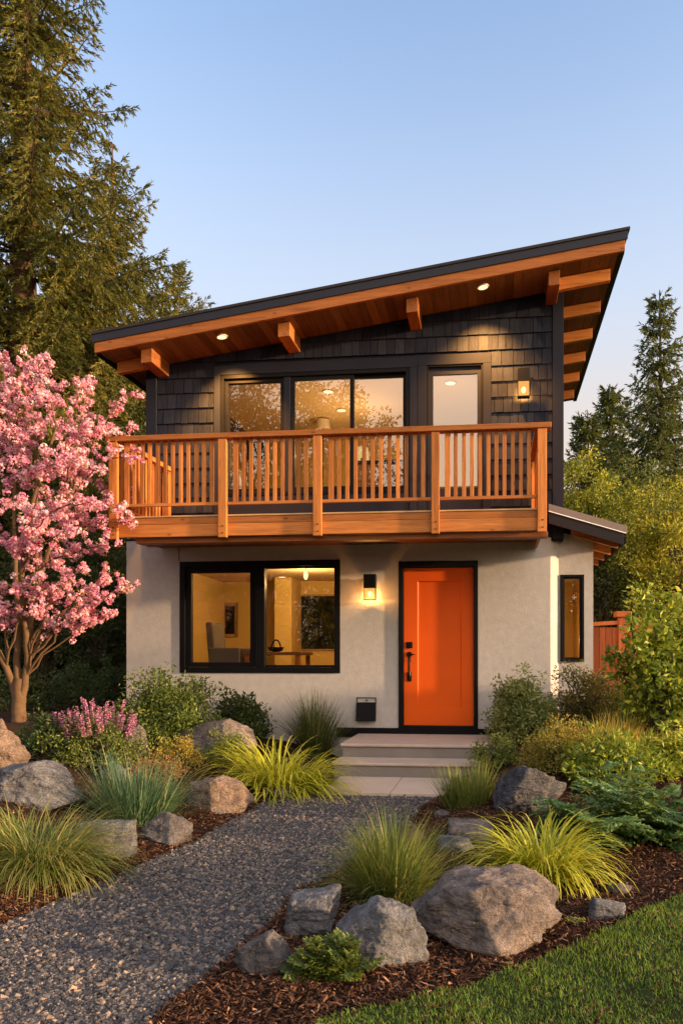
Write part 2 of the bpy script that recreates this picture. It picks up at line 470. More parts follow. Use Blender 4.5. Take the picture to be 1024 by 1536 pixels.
def rotm(n, tilt):
    a = RNG.uniform(0, 2 * math.pi, n); b = RNG.normal(0, tilt, n); c = RNG.normal(0, tilt, n)
    ca, sa, cb, sb, cc, sc_ = np.cos(a), np.sin(a), np.cos(b), np.sin(b), np.cos(c), np.sin(c)
    Rz = np.zeros((n, 3, 3)); Rz[:, 0, 0] = ca; Rz[:, 0, 1] = -sa; Rz[:, 1, 0] = sa; Rz[:, 1, 1] = ca; Rz[:, 2, 2] = 1
    Rx = np.zeros((n, 3, 3)); Rx[:, 0, 0] = 1; Rx[:, 1, 1] = cb; Rx[:, 1, 2] = -sb; Rx[:, 2, 1] = sb; Rx[:, 2, 2] = cb
    Ry = np.zeros((n, 3, 3)); Ry[:, 1, 1] = 1; Ry[:, 0, 0] = cc; Ry[:, 0, 2] = sc_; Ry[:, 2, 0] = -sc_; Ry[:, 2, 2] = cc
    return Rz @ Rx @ Ry
def pebbles(mb, c, size, r, flatn=.6, stretch=(1, 1.35), tilt=.45):
    n = len(c)
    v = CUBE[None] * (1 + RNG.uniform(-.38, .38, (n, 8, 3)))
    top = RNG.uniform(.45, .95, (n, 1, 1)); v[:, 4:, :2] *= top
    s = np.stack([RNG.uniform(*stretch, n), RNG.uniform(.75, 1.05, n), flatn * RNG.uniform(.6, 1.2, n)], -1) * size[:, None]
    v = np.einsum('nij,nkj->nki', rotm(n, tilt), v * s[:, None]) + c[:, None]
    f = (CF[None] + np.arange(n)[:, None, None] * 8).reshape(-1, 4)
    mb.add(v, f, np.repeat(r, 6))
M_PEB = m_attr('path_stone', [(0, (.042, .041, .044)), (.45, (.080, .077, .078)), (.74, (.135, .121, .112)), (.90, (.25, .185, .135)), (1, (.34, .25, .17))], .85)
n = 90000
yy = 2.3 + (RNG.random(n) ** 1.35) * 5.4
ll, rr = xl(yy), xr(yy)
t = RNG.uniform(-.02, 1.02, n)
xx = ll + (rr - ll) * t + RNG.normal(0, .02, n)
size = RNG.gamma(6, .00155, n) * .95 + .003
c = np.stack([xx, yy, .024 + RNG.uniform(-.004, .012, n)], -1)
g = MB(); pebbles(g, c, size, RNG.random(n))
g.build('path_gravel', M_PEB)['kind'] = 'stuff'
bpy.data.objects['path_gravel']['label'] = 'loose grey crushed stone covering the path'
# mulch chips
M_CHIP = m_attr('bark_chip', [(0, (.018, .008, .005)), (.5, (.070, .029, .014)), (.85, (.16, .070, .031)), (1, (.33, .19, .105))], .9)
n = 120000
yy = 2.3 + (RNG.random(n) ** 1.5) * 5.6
side = RNG.random(n) < .42
xx = np.where(side, xl(yy) + .03 - np.abs(RNG.normal(0, .8, n)), xr(yy) - .03 + RNG.random(n) ** 1.2 * 2.6)
c = np.stack([xx, yy, H(xx, yy) + RNG.uniform(.0, .016, n)], -1)
g = MB(); pebbles(g, c, RNG.uniform(.003, .0085, n), RNG.random(n) ** 1.3, .28, (1.2, 5.5), .5)
g.build('mulch_chips', M_CHIP)['kind'] = 'stuff'
bpy.data.objects['mulch_chips']['label'] = 'shredded reddish brown bark mulch in the beds'
# lawn
_lw = np.array([flat(px, py, 0.05)[:2] for px, py in [(440, 1546), (470, 1536), (600, 1500), (700, 1470), (800, 1440), (900, 1400), (960, 1371), (1024, 1344)]])
_lw = np.concatenate([[[-1.6, 2.2]], _lw, [[2.4, 5.3], [9, 7.5]]])
def lawn_edge(x): return np.interp(x, _lw[:, 0], _lw[:, 1]) + .02 * np.sin(9 * x) + .015 * np.sin(23 * x + 1)
g = MB()
xs = np.linspace(-1.3, 9, 160); tt = np.linspace(0, 1, 30)
gx = np.repeat(xs[:, None], 30, 1); gy = -5 + (lawn_edge(xs)[:, None] + 5) * tt[None]
v = np.stack([gx, gy, H(gx, gy) + .014], -1).reshape(-1, 3)
i = np.arange(159)[:, None] * 30 + np.arange(29)[None]
g.add(v, np.stack([i, i + 30, i + 31, i + 1], -1).reshape(-1, 4), 0)
structure(g.build('lawn', m_lawnbase()))

def blades(mb, base, az, th0, bend, L, wd, r, seg=6, twist=.5, pw=1.0, mi=0):
    """curved grass blades: th = angle from vertical, growing along the blade"""
    n = len(base)
    L = np.broadcast_to(L, (n,)); wd = np.broadcast_to(wd, (n,))
    hd = np.stack([np.cos(az), np.sin(az), 0 * az], -1)
    sd_ = np.stack([-np.sin(az + twist * RNG.normal(size=n)), np.cos(az), 0 * az + RNG.normal(0, .15, n)], -1); sd_ = unit(sd_)
    p = np.array(base, float); rows = []
    for k in range(seg + 1):
        t = k / seg
        w = wd * (1 - .92 * t ** 1.7) * (.65 + .35 * min(1, t * 4))
        rows.append(np.stack([p - sd_ * w[:, None] * .5, p + sd_ * w[:, None] * .5], 1))
        th = th0 + bend * ((k + .5) / seg) ** pw
        p = p + (hd * np.sin(th)[:, None] + np.array([0, 0, 1.0]) * np.cos(th)[:, None]) * (L / seg)[:, None]
    v = np.stack(rows, 1).reshape(-1, 3)
    per = (seg + 1) * 2
    q = np.array([[2 * k, 2 * k + 1, 2 * k + 3, 2 * k + 2] for k in range(seg)])
    f = (q[None] + np.arange(n)[:, None, None] * per).reshape(-1, 4)
    mb.add(v, f, np.repeat(r, seg), mi)
M_LAWN = m_leaf('lawn_blade', [(0, (.050, .105, .012)), (.5, (.125, .25, .022)), (.85, (.25, .34, .035)), (1, (.42, .40, .07))], .4, .55)
n = 95000
px_ = RNG.uniform(-1.0, 2.6, n); py_ = 2.2 + RNG.random(n) * 3.2
k = (py_ < lawn_edge(px_) + RNG.normal(0, .012, n)) & (px_ < .27 * py_ + .25) & (px_ > -1.0)
px_, py_ = px_[k], py_[k]; n = len(px_)
patch = .5 + .5 * np.sin(2.3 * px_ + 1.1 * py_) * np.sin(3.1 * py_ - 1.7 * px_)
base = np.stack([px_, py_, H(px_, py_) + .01], -1)
g = MB()
blades(g, base, RNG.uniform(0, 6.28, n), RNG.uniform(0, .5, n), RNG.uniform(.1, 1.3, n), RNG.uniform(.018, .036, n) * (.8 + .35 * patch), RNG.uniform(.0025, .0048, n), np.clip(RNG.normal(.35, .2, n) + .25 * patch, 0, 1), 3)
g.build('lawn_grass', M_LAWN)['kind'] = 'stuff'
bpy.data.objects['lawn_grass']['label'] = 'short mown green grass of the lawn'

# ------------------------------------------------------------------ house
YW = 10.0
house = thing('house', 'two storey house with grey stucco below, dark shingles above and a slanted roof', 'house', (X(520, YW), YW, .4))
def wall_holes(mb, x0, x1, z0, z1, y0, y1, holes, ztop=None):
    xs = sorted({x0, x1, *[q for h in holes for q in h[:2]]}); zs = sorted({z0, z1, *[q for h in holes for q in h[2:]]})
    for a, b in zip(xs, xs[1:]):
        for c_, d_ in zip(zs, zs[1:]):
            if any(h[0] <= a and b <= h[1] and h[2] <= c_ and d_ <= h[3] for h in holes): continue
            if ztop and d_ == z1: da, db = ztop(a), ztop(b)
            else: da = db = d_
            for y, fl in ((y0, False), (y1, True)):
                q = [(a, y, c_), (b, y, c_), (b, y, db), (a, y, da)]
                mb.add(q[::-1] if fl else q, [0, 1, 2, 3], 0)
    for h in holes:
        a, b, c_, d_ = h
        for q in ([(a, y0, c_), (a, y1, c_), (a, y1, d_), (a, y0, d_)], [(b, y0, d_), (b, y1, d_), (b, y1, c_), (b, y0, c_)],
                  [(a, y0, d_), (a, y1, d_), (b, y1, d_), (b, y0, d_)], [(b, y0, c_), (b, y1, c_), (a, y1, c_), (a, y0, c_)]):
            mb.add(q, [0, 1, 2, 3], 0)
GX0, GX1 = X(190, YW), X(825, YW)
UX0, UX1 = X(222, YW), X(843, YW)
# openings
wx0, wx1, wz0, wz1 = X(270, YW), X(510, YW), Z(390, 1009.5, YW), Z(390, 841, YW)
dx0, dx1, dz0, dz1 = X(597.5, YW), X(716.5, YW), Z(656, 1092.5, YW), Z(656, 841.5, YW)
TW = .035
BACK = 14.2
lw = MB()
wall_holes(lw, GX0, GX1, -.1, 3.0, YW, YW + .16, [(wx0, wx1, wz0, wz1), (dx0, dx1, dz0 - .02, dz1)])
lw.add([(GX0, YW, -.1), (GX0, YW, 3.0), (GX0, BACK, 3.0), (GX0, BACK, -.1)], [0, 1, 2, 3], 0)
lw.add([(GX0, BACK, -.1), (GX0, BACK, 3.0), (UX1, BACK, 3.0), (UX1, BACK, -.1)], [0, 1, 2, 3], 0)
lw.build('stucco_wall', M_STUCCO, house)
g = MB(); g.box(GX0 - .01, UX0 - .02, YW - .01, BACK, 2.995, 3.02); g.build('ledge_cap', M_TRIM, house)
# stucco control joint
g = MB(); g.box(X(269, YW) - .006, X(269, YW) + .002, YW - .004, YW + .01, wz1 + .012, 2.95)
g.build('control_joint', M_TRIM, house)
# base flashing below the door
g = MB(); g.box(X(505, YW), X(752, YW), YW - .028, YW + .0, .33, Z(656, 1092.5, YW)); g.build('base_flashing', M_BLACK, house, bevel=.004)

# wing on the right
YG = 10.15
VX0, VX1 = X(837, YG), X(889, YG)
sx0, sx1, sz0, sz1 = X(839.5, YG), X(875.3, YG), Z(857, 992.5, YG), Z(857, 862, YG)
vt = lambda x: 3.05 - (x - VX0) * .31
g = MB()
g.add([(GX1, YW, -.1), (VX0, YG, -.1), (VX0, YG, 3.05), (GX1, YW, 3.05)], [0, 1, 2, 3], 0)
wall_holes(g, VX0, VX1, -.1, 3.05, YG, YG + .16, [(sx0, sx1, sz0, sz1)], vt)
g.add([(VX1, YG, -.1), (VX1, 13.2, -.1), (VX1, 13.2, vt(VX1)), (VX1, YG, vt(VX1))], [0, 1, 2, 3], 0)
g.add([(VX1, 13.2, -.1), (VX0, 13.2, -.1), (VX0, 13.2, 3.0), (VX1, 13.2, vt(VX1))], [0, 1, 2, 3], 0)
tag(g.build('annex_wall', M_STUCCO, house), 'narrow set back stucco wall with a slim window')
# annex roof
YA = 9.72
ax0, ax1 = X(822, YA), X(938, YA)
at0, at1 = Z(822, 757, YA), Z(938, 790, YA)
zt = lambda x: at0 + (at1 - at0) * (x - ax0) / (ax1 - ax0)
g = MB()
g.slope(ax0, ax1, YA + .03, 13.4, lambda x: zt(x) - .13, lambda x: zt(x) + .0)
aroof = g.build('annex_roof', M_ROOFCAP, house)
g = MB(); g.slope(ax0, ax1 + .012, YA - .01, YA + .03, lambda x: zt(x) - .075, lambda x: zt(x) + .012)
g.build('flashing', M_FLASH, aroof, bevel=.003)
g = MB(); g.slope(ax0, ax1 + .002, YA - .012, YA + .028, lambda x: zt(x) - .087, lambda x: zt(x) - .0755)
g.build('drip_edge', M_LINE, aroof)
g = MB(); g.slope(ax0, ax1 - .03, YA, YA + .029, lambda x: zt(x) - .235, lambda x: zt(x) - .0875)
g.build('fascia', M_WINGFAS, aroof, bevel=.003)
g = MB(); g.box(ax1 - .035, ax1 + .01, YA + .031, 13.4, zt(ax1) - .2, zt(ax1) - .006); g.build('gutter', M_BLACK, aroof)
for k in range(5):
    g = MB(); y = 10.0 + k * .62
    g.slope(VX1 + (.003 if y > YG else -.3), ax1 - .05, y, y + .05, lambda x: zt(x) - .245, lambda x: zt(x) - .1305)
    g.build('rafter', M_WX, aroof)
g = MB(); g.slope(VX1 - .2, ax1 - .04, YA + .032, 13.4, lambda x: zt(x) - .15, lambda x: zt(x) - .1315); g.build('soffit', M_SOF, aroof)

# main roof geometry
YF, YB = 9.3, 14.65
rx0, rx1 = X(142, YF), X(936.7, YF)
rz0, rz1 = Z(142, 529, YF), Z(936.7, 375.5, YF)
sl = (rz1 - rz0) / (rx1 - rx0)
zs = lambda x: rz0 + sl * (x - rx0)
# upper wall openings
ux0, ux1, uz0, uz1 = X(331, YW), X(614.5, YW), Z(470, 742, YW), Z(470, 558, YW)
ex0, ex1, ez0, ez1 = X(639, YW), X(724, YW), 3.06, Z(681, 547.5, YW)
g = MB()
wall_holes(g, UX0, UX1, 2.9, 5.2, YW + .012, YW + .16, [(ux0, ux1, uz0, uz1), (ex0, ex1, ez0, ez1)])
for y, fl in ((YW + .012, 0), (YW + .16, 1)):
    q = [(UX0, y, 5.2), (UX1, y, 5.2), (UX1, y, zs(UX1) + .02), (UX0, y, zs(UX0) + .02)]
    g.add(q[::-1] if fl else q, [0, 1, 2, 3], 0)
for xx_, fl in ((UX0, 0), (UX1, 1)):
    q = [(xx_, YW + .012, 2.9), (xx_, YW + .012, zs(xx_) + .02), (xx_, BACK, zs(xx_) + .02), (xx_, BACK, 2.9)]
    g.add(q[::-1] if fl else q, [0, 1, 2, 3], 0)
g.add([(UX0, BACK, 2.9), (UX0, BACK, zs(UX0)), (UX1, BACK, zs(UX1)), (UX1, BACK, 2.9)], [0, 1, 2, 3], 0)
uw = g.build('upper_wall', M_TRIM, house)
# shingles
tr_w0, tr_w1 = X(322, YW), X(626, YW)
tr_d1 = X(736, YW)
tr_zt_w, tr_zt_d = Z(470, 543.5, YW), Z(681, 532, YW)
cb0, cb1 = X(236, YW), X(828, YW)
g = MB()
z = 2.95; row = 0
rs = random.Random(3)
while z < zs(cb1):
    hgt = .205
    x = cb0 + .002
    while x < cb1 - .01:
        w = min(rs.uniform(.085, .165), cb1 - .002 - x)
        if cb1 - (x + w) < .05: w = cb1 - .002 - x
        a, b = x + .0035, x + w - .0035
        zb = z + rs.uniform(-.003, .003); ztp = z + hgt + .012
        segs = [(a, b)]
        def cut(segs, c0, c1):
            o = []
            for s0, s1 in segs:
                if s1 <= c0 or s0 >= c1: o.append((s0, s1)); continue
                if s0 < c0: o.append((s0, c0))
                if s1 > c1: o.append((c1, s1))
            return o
        if z + hgt * .5 < tr_zt_w and zb > .0:
            segs = cut(segs, tr_w0 - .002, tr_w1 + .004)
        if z + hgt * .5 < tr_zt_d:
            segs = cut(segs, tr_w1 - .05, tr_d1 + .002)
        rv = rs.random()
        for s0, s1 in segs:
            if s1 - s0 < .008: continue
            t0, t1 = min(ztp, zs(s0) - .003), min(ztp, zs(s1) - .003)
            if min(t0, t1) - zb < .02: continue
            fy = YW - .010 - rs.uniform(0, .004); by = YW + .006
            g.hexa([(s0, fy - .006, zb), (s1, fy - .006, zb), (s1, YW + .011, zb), (s0, YW + .011, zb), (s0, by - .004, t0), (s1, by - .004, t1), (s1, YW + .0112, t1), (s0, YW + .0112, t0)], 0, rv)
        x += w
    z += hgt; row += 1
g.build('shingle_siding', M_SHING, house)
# trims
def trim(x0, x1, z0, z1, y0=YW - .032, nm='trim_board', m=None):
    g = MB(); g.box(x0, x1, y0, YW + .0115, z0, z1); return g.build(nm, m or M_TRIM, house, bevel=.003)
def corner(x0, x1, nm='corner_board'):
    g = MB(); g.slope(x0, x1, YW - .034, YW + .0115, lambda x: 2.92, lambda x: zs(x) - .004); g.build(nm, M_TRIM, house, bevel=.003)
corner(UX0 - .012, cb0); corner(cb1, UX1 + .012)
g = MB(); g.slope(UX1, UX1 + .013, YW + .0125, YW + .14, lambda x: 2.92, lambda x: zs(UX1) - .006); g.build('corner_board', M_TRIM, house)
trim(tr_w0, tr_w1 - .002, uz1, tr_zt_w); trim(tr_w0, ux0, 2.96, uz1 - .001); trim(ux1, tr_w1 - .004, 2.96, uz1 - .001)
trim(tr_w1 + .004, tr_d1, ez1, tr_zt_d); trim(tr_w1 + .004, ex0, 2.96, ez1 - .001); trim(ex1, tr_d1, 2.96, ez1 - .001)
trim(ux0, ux1, 2.96, uz0 - .002, YW - .02)
g = MB(); g.box(tr_w0 - .02, tr_d1 + .02, YW - .05, YW + .0112, 2.93, 2.959); g.build('base_trim', M_TRIM, house)

# windows
def ring(mb, x0, x1, z0, z1, w, y0, y1, wb=None):
    wb = w if wb is None else wb
    mb.box(x0, x0 + w, y0, y1, z0, z1); mb.box(x1 - w, x1, y0, y1, z0, z1)
    mb.box(x0 + w, x1 - w, y0, y1, z1 - w, z1); mb.box(x0 + w, x1 - w, y0, y1, z0, z0 + wb)
def pane(parent, x0, x1, z0, z1, y, mat=M_GLASS, t=.006):
    g = MB(); g.add([(x0, y, z0), (x1, y, z0), (x1, y, z1), (x0, y, z1)], [0, 1, 2, 3], 0)
    return g.build('pane', mat, parent)
e = .002
# ground floor window
win = MB(); ring(win, wx0 + e, wx1 - e, wz0 + e, wz1 - e, .075, YW - .02, YW + .12)
win = win.build('window', M_BLACK, house, bevel=.004)
px0, px1 = X(286.4, YW), X(377, YW); qx0, qx1 = X(397, YW), X(499, YW)
pz0, pz1 = Z(330, 993.5, YW), Z(330, 857, YW); qz0, qz1 = Z(450, 997.5, YW), Z(450, 852, YW)
s = MB(); ring(s, wx0 + .08, px1 + .055, wz0 + .08, wz1 - .08, .001 + max(.02, px0 - wx0 - .08), YW + .012, YW + .08, max(.03, pz0 - wz0 - .08)); s.build('sash', M_BLACK, win, bevel=.003)
s = MB(); s.box(px1 + .057, qx0 - .001, YW - .012, YW + .1, wz0 + .078, wz1 - .078); s.box(qx0, wx1 - .079, YW + .02, YW + .09, qz1, wz1 - .0785); s.box(qx0, wx1 - .079, YW + .02, YW + .09, wz0 + .0785, qz0)
s.build('mullion', M_BLACK, win, bevel=.003)
pane(win, px0 - .03, px1 + .02, pz0 - .03, pz1 + .03, YW + .05); pane(win, qx0 - .002, wx1 - .07, qz0 - .02, qz1 + .02, YW + .055)
# upper window
win = MB(); ring(win, ux0 + e, ux1 - e, uz0 + e, uz1 - e, .05, YW - .025, YW + .12)
win = win.build('window', M_BLACK, house, bevel=.003)
p1 = (X(342.3, YW), X(420.5, YW)); p2 = (X(441.6, YW), X(524, YW)); p3 = (X(532, YW), X(608.6, YW))
uz_t, uz_b = Z(470, 568, YW), Z(470, 731, YW)
s = MB(); ring(s, ux0 + .053, p1[1] + .05, uz0 + .053, uz1 - .053, max(.03, p1[0] - ux0 - .053), YW + .01, YW + .08); s.build('sash', M_BLACK, win, bevel=.003)
s = MB(); s.box(p1[1] + .0515, p2[0] - .055, YW - .012, YW + .1, uz0 + .053, uz1 - .053); s.build('mullion', M_TRIM, win, bevel=.003)
s = MB(); ring(s, p2[0] - .053, p3[0] - .012, uz0 + .053, uz1 - .053, .055, YW + .0, YW + .04); s.build('sash', M_BLACK, win, bevel=.003)
s = MB(); ring(s, p2[1] + .0, ux1 - .053, uz0 + .0535, uz1 - .0535, .045, YW + .045, YW + .085); s.build('sash', M_BLACK, win, bevel=.003)
pane(win, p1[0] - .02, p1[1] + .02, uz0 + .06, uz1 - .06, YW + .05, M_GLASSU); pane(win, p2[0] - .02, p2[1] + .02, uz0 + .06, uz1 - .06, YW + .02, M_GLASSU); pane(win, p2[1] + .02, ux1 - .06, uz0 + .06, uz1 - .06, YW + .065, M_GLASSU)
# balcony door
dr = MB(); ring(dr, ex0 + e, ex1 - e, ez0 + e, ez1 - e, .022, YW - .02, YW + .12)
dr = tag(dr.build('balcony_door', M_BLACK, house, bevel=.003), 'glazed black balcony door')
gx0, gx1 = X(649, YW), X(715.3, YW); gz0, gz1 = Z(682, 732, YW), Z(682, 561, YW)
s = MB(); s.box(ex0 + .025, gx0, YW + .01, YW + .06, ez0 + .026, ez1 - .026); s.box(gx1, ex1 - .025, YW + .01, YW + .06, ez0 + .026, ez1 - .026)
s.box(gx0, gx1, YW + .01, YW + .06, gz1, ez1 - .026); s.box(gx0, gx1, YW + .01, YW + .06, ez0 + .026, gz0); s.build('door_leaf', M_TRIM, dr)
pane(dr, gx0 - .004, gx1 + .004, gz0 - .004, gz1 + .004, YW + .03, M_GLASSD)
# annex window
win = MB(); ring(win, sx0 + e, sx1 - e, sz0 + e, sz1 - e, .032, YG - .03, YG + .1)
win = win.build('window', M_BLACK, house, bevel=.004)
s = MB(); ring(s, sx0 + .035, sx1 - .035, sz0 + .035, sz1 - .035, .022, YG - .005, YG + .06); s.build('sash', M_BLACK, win, bevel=.003)
pane(win, sx0 + .05, sx1 - .05, sz0 + .05, sz1 - .05, YG + .03, m_glass('annex_glass', (.9, .88, .82), .2))

# front door
dr = MB(); fw = X(604.6, YW) - dx0
dr.box(dx0 + e, dx0 + fw, YW - .03, YW + .13, dz0, dz1 - e); dr.box(dx1 - fw + .01, dx1 - e, YW - .03, YW + .13, dz0, dz1 - e)
dr.box(dx0 + fw, dx1 - fw + .01, YW - .03, YW + .13, dz1 - .082, dz1 - e); dr.box(dx0 + fw, dx1 - fw + .01, YW - .03, YW + .13, dz0, dz0 + .032)
dr = tag(dr.build('front_door', M_BLACK, house, bevel=.004), 'orange front door in a black frame')
l0, l1, lz0, lz1 = dx0 + fw + .006, dx1 - fw + .004, dz0 + .036, dz1 - .088
r0, r1, rzb, rzt = X(625.6, YW), X(691.5, YW), Z(656, 1062.4, YW), Z(656, 871, YW)
g = MB(); fy, iy, by = YW + .03, YW + .046, YW + .09
O = [(l0, lz0), (l1, lz0), (l1, lz1), (l0, lz1)]; I = [(r0, rzb), (r1, rzb), (r1, rzt), (r0, rzt)]; b_ = .012
I2 = [(r0 + b_, rzb + b_), (r1 - b_, rzb + b_), (r1 - b_, rzt - b_), (r0 + b_, rzt - b_)]
vv = [(x, fy, z) for x, z in O] + [(x, fy, z) for x, z in I] + [(x, iy, z) for x, z in I2] + [(x, by, z) for x, z in O]
ff = []
for k in range(4):
    k2 = (k + 1) % 4
    ff += [[k, k2, 4 + k2, 4 + k], [4 + k, 4 + k2, 8 + k2, 8 + k], [k2, k, 12 + k, 12 + k2]]
ff += [[8, 9, 10, 11], [15, 14, 13, 12]]
g.add(vv, ff, 0); leaf = g.build('door_leaf', M_DOOR, dr)
hx, hz = X(613.4, YW), Z(613, 981.6, YW)
g = MB(); zz = Z(613, 967.6, YW); g.box(hx - .042, hx + .042, fy - .02, fy - .0005, zz - .042, zz + .042); g.tube([(hx, fy - .021, zz), (hx, fy - .04, zz)], .024, 14); g.build('deadbolt', M_BLACK, dr, bevel=.006)
g = MB(); zz = Z(613, 1022, YW)
g.tube([(hx, fy - .0005, hz), (hx, fy - .018, hz)], .036, 18); g.box(hx - .019, hx + .019, fy - .03, fy - .012, hz - .1, hz - .0)
g.tube([(hx, fy - .02, hz - .02), (hx, fy - .055, hz - .06), (hx, fy - .065, hz - .15), (hx, fy - .055, hz - .25), (hx, fy - .02, zz + .03)], .015, 10)
g.box(hx - .03, hx + .03, fy - .022, fy - .0008, zz, zz + .12); g.tube([(hx, fy - .018, hz), (hx + .05, fy - .05, hz), (hx + .075, fy - .05, hz)], .008, 8)
g.build('handle', M_BLACK, dr, bevel=.003)
g = MB(); zc_ = Z(613, 1011, YW)
th = np.linspace(0, 2 * math.pi, 18, endpoint=False)
g.add(np.stack([hx + .02 * np.cos(th), 0 * th + fy - .0245, zc_ + .042 * np.sin(th)], -1), np.arange(18), .5); g.build('lock_plate', m_plain('brass', (.85, .62, .34), .3, .6), dr)

# main roof
g = MB(); g.slope(rx0 - .02, rx1 + .02, YF + .0, YB, lambda x: zs(x) + .142, lambda x: zs(x) + .20); roof = g.build('roof', M_ROOF, house)
g = MB()
x = rx0 + .07; k = 0
while x < rx1 - .07:
    x2 = min(x + .115, rx1 - .065)
    g.slope(x + .0015, x2 - .0015, YF + .046, YB - .05, zs, lambda q: zs(q) + .02 + (.002 if k % 2 else 0)); x = x2; k += 1
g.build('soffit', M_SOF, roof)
g = MB(); g.slope(rx0 + .07, rx1 - .07, YF + .046, YB - .05, lambda q: zs(q) + .024, lambda q: zs(q) + .141); g.build('roof_core', M_BLACK, roof)
g = MB(); g.slope(rx0, rx1, YF, YF + .045, zs, lambda q: zs(q) + .135); g.build('fascia_board', M_WX, roof, bevel=.004)
g = MB(); g.slope(rx0 - .03, rx1 + .03, YF - .02, YF - .001, lambda q: zs(q) + .125, lambda q: zs(q) + .225); g.build('metal_trim', M_ROOF, roof, bevel=.003)
g = MB(); g.slope(rx0 - .035, rx1 + .055, YF - .035, YB + .02, lambda q: zs(q) + .2265, lambda q: zs(q) + .262); g.build('roof_cap', M_ROOFCAP, roof, bevel=.004)
for a, b in ((rx0 - .02, rx0 + .068), (rx1 - .063, rx1 + .02)):
    g = MB(); g.slope(a + (.02 if a < 0 else 0), b - (0 if a < 0 else .02), YF + .0465, YB, lambda q: zs(q) - .012, lambda q: zs(q) + .1415); g.build('edge_trim', M_BLACK, roof)
bxs = []
for pa, pb in ((211.4, 228), (416.7, 434.5), (608.8, 626), (822, 839)):
    y = 9.46
    a, b = X(pa, y), X(pb, y); bxs.append((a, b))
    g = MB(); g.slope(a, b, y, YW + .2, lambda q: zs((a + b) / 2) - .178 + sl * (q - (a + b) / 2) * .5, lambda q: zs(q) - .003); g.build('beam', M_WY, roof, bevel=.005)
for k in range(6):
    y = 9.66 + .86 * k
    a = bxs[3][1] + .002 if k == 0 else UX1 + .016
    g = MB(); xe = rx1 - .12
    g.slope(a, xe, y, y + .075, lambda q: zs(q) - .155, lambda q: zs(q) - .003); g.build('rafter', M_WX, roof, bevel=.004)
    b = bxs[0][0] - .002 if k == 0 else UX0 - .016
    g = MB(); g.slope(rx0 + .12, b, y, y + .075, lambda q: zs(q) - .155, lambda q: zs(q) - .003); g.build('rafter', M_WX, roof, bevel=.004)

# balcony
YD = 8.5
bx0, bx1 = X(166, YD), X(819, YD)
fzb, fzm, fzt = Z(500, 800.5, YD), Z(500, 781.5, YD), Z(500, 769, YD)
rlt, rlb = Z(500, 645.5, YD), Z(500, 653.5, YD)
brz0, brz1 = Z(500, 749.5, YD), Z(500, 754, YD)
fx0 = X(178, YD + .03)
bal = MB(); ydk = YW - .034
nb = 15
for k in range(nb):
    y0 = YD + .045 + (ydk - YD - .05) * k / nb; y1 = YD + .045 + (ydk - YD - .05) * (k + 1) / nb
    bal.box(bx0 + .02, bx1 - .02, y0 + .002, y1 - .002, fzt - .026, fzt + .004 - .0005 * (k % 3))
bal = tag(bal.build('balcony', M_WX, house), 'cedar balcony with slatted railing across the front')
g = MB(); g.box(bx0 + .06, bx1 - .035, YD + .012, YD + .044, fzb, fzm - .001); g.build('fascia_board', M_WX, bal, bevel=.004)
g = MB(); g.box(bx0 + .06, bx1 - .035, YD + .014, YD + .044, fzm + .001, fzt - .014); g.build('fascia_board', M_WX, bal, bevel=.004)
g = MB(); g.box(bx0 + .05, bx1 - .03, YD + .004, YD + .0445, fzt - .0125, fzt + .006); g.build('deck_edge', m_wood('pale_deck_edge', (.55, .34, .16), 0), bal, bevel=.003)
for a in (bx0 + .022, bx1 - .062):
    g = MB(); g.box(a, a + .04, YD + .05, ydk, fzt - .15 if a < 0 else fzb + .002, fzt - .027); g.build('fascia_board', M_WY, bal, bevel=.004)
g = MB()
for k in range(9):
    xx_ = bx0 + .3 + k * (bx1 - bx0 - .6) / 8; g.box(xx_ - .02, xx_ + .02, YD + .05, ydk, fzt - .118, fzt - .028)
g.build('joist', M_WY, bal)
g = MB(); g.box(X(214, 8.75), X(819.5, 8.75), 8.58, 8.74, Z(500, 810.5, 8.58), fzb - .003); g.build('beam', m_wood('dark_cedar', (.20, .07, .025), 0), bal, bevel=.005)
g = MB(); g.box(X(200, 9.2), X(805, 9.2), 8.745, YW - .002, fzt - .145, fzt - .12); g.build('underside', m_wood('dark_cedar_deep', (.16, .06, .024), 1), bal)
posts = [(bx0, bx0 + .105), (X(329, YD), X(341.5, YD)), (X(470.5, YD), X(483.3, YD)), (X(647, YD), X(659, YD)), (bx1 - .1, bx1)]
post_out = []
for k, (a, b) in enumerate(posts):
    g = MB(); bot = fzb - .025
    edge = k in (0, 4)
    g.box(a, b, YD - .045, YD + .0035 if not edge else YD + .003, bot, rlb - .001)
    po = g.build('post', M_WZ, bal, bevel=.005)
    for zz in (bot + .05, bot + .13):
        g = MB(); g.tube([((a + b) / 2 + .006, YD - .0535, zz), ((a + b) / 2 + .006, YD - .044, zz)], .0075, 10)
        g.build('bolt', M_BLACK, bal)
g = MB(); g.box(bx0 - .035, bx1 + .05, YD - .06, YD + .075, rlb, rlt); g.build('top_rail', M_WX, bal, bevel=.006)
for (a, b), (c_, d_) in zip(posts, posts[1:]):
    g = MB(); g.box(b + .001, c_ - .001, YD - .02, YD + .02, brz1, brz0); g.build('bottom_rail', M_WX, bal, bevel=.003)
    m = max(2, round((c_ - b) / .0935)); st = (c_ - b) / m
    g = MB()
    for k in range(1, m):
        w = .021 if k > 1 else .03
        xx_ = b + st * k + random.uniform(-.003, .003)
        g = MB(); g.box(xx_ - w, xx_ + w, YD + .002, YD + .04, brz1 - .015 if False else brz0 - .004, rlb - .0015); g.build('baluster', M_WZ, bal, bevel=.003)
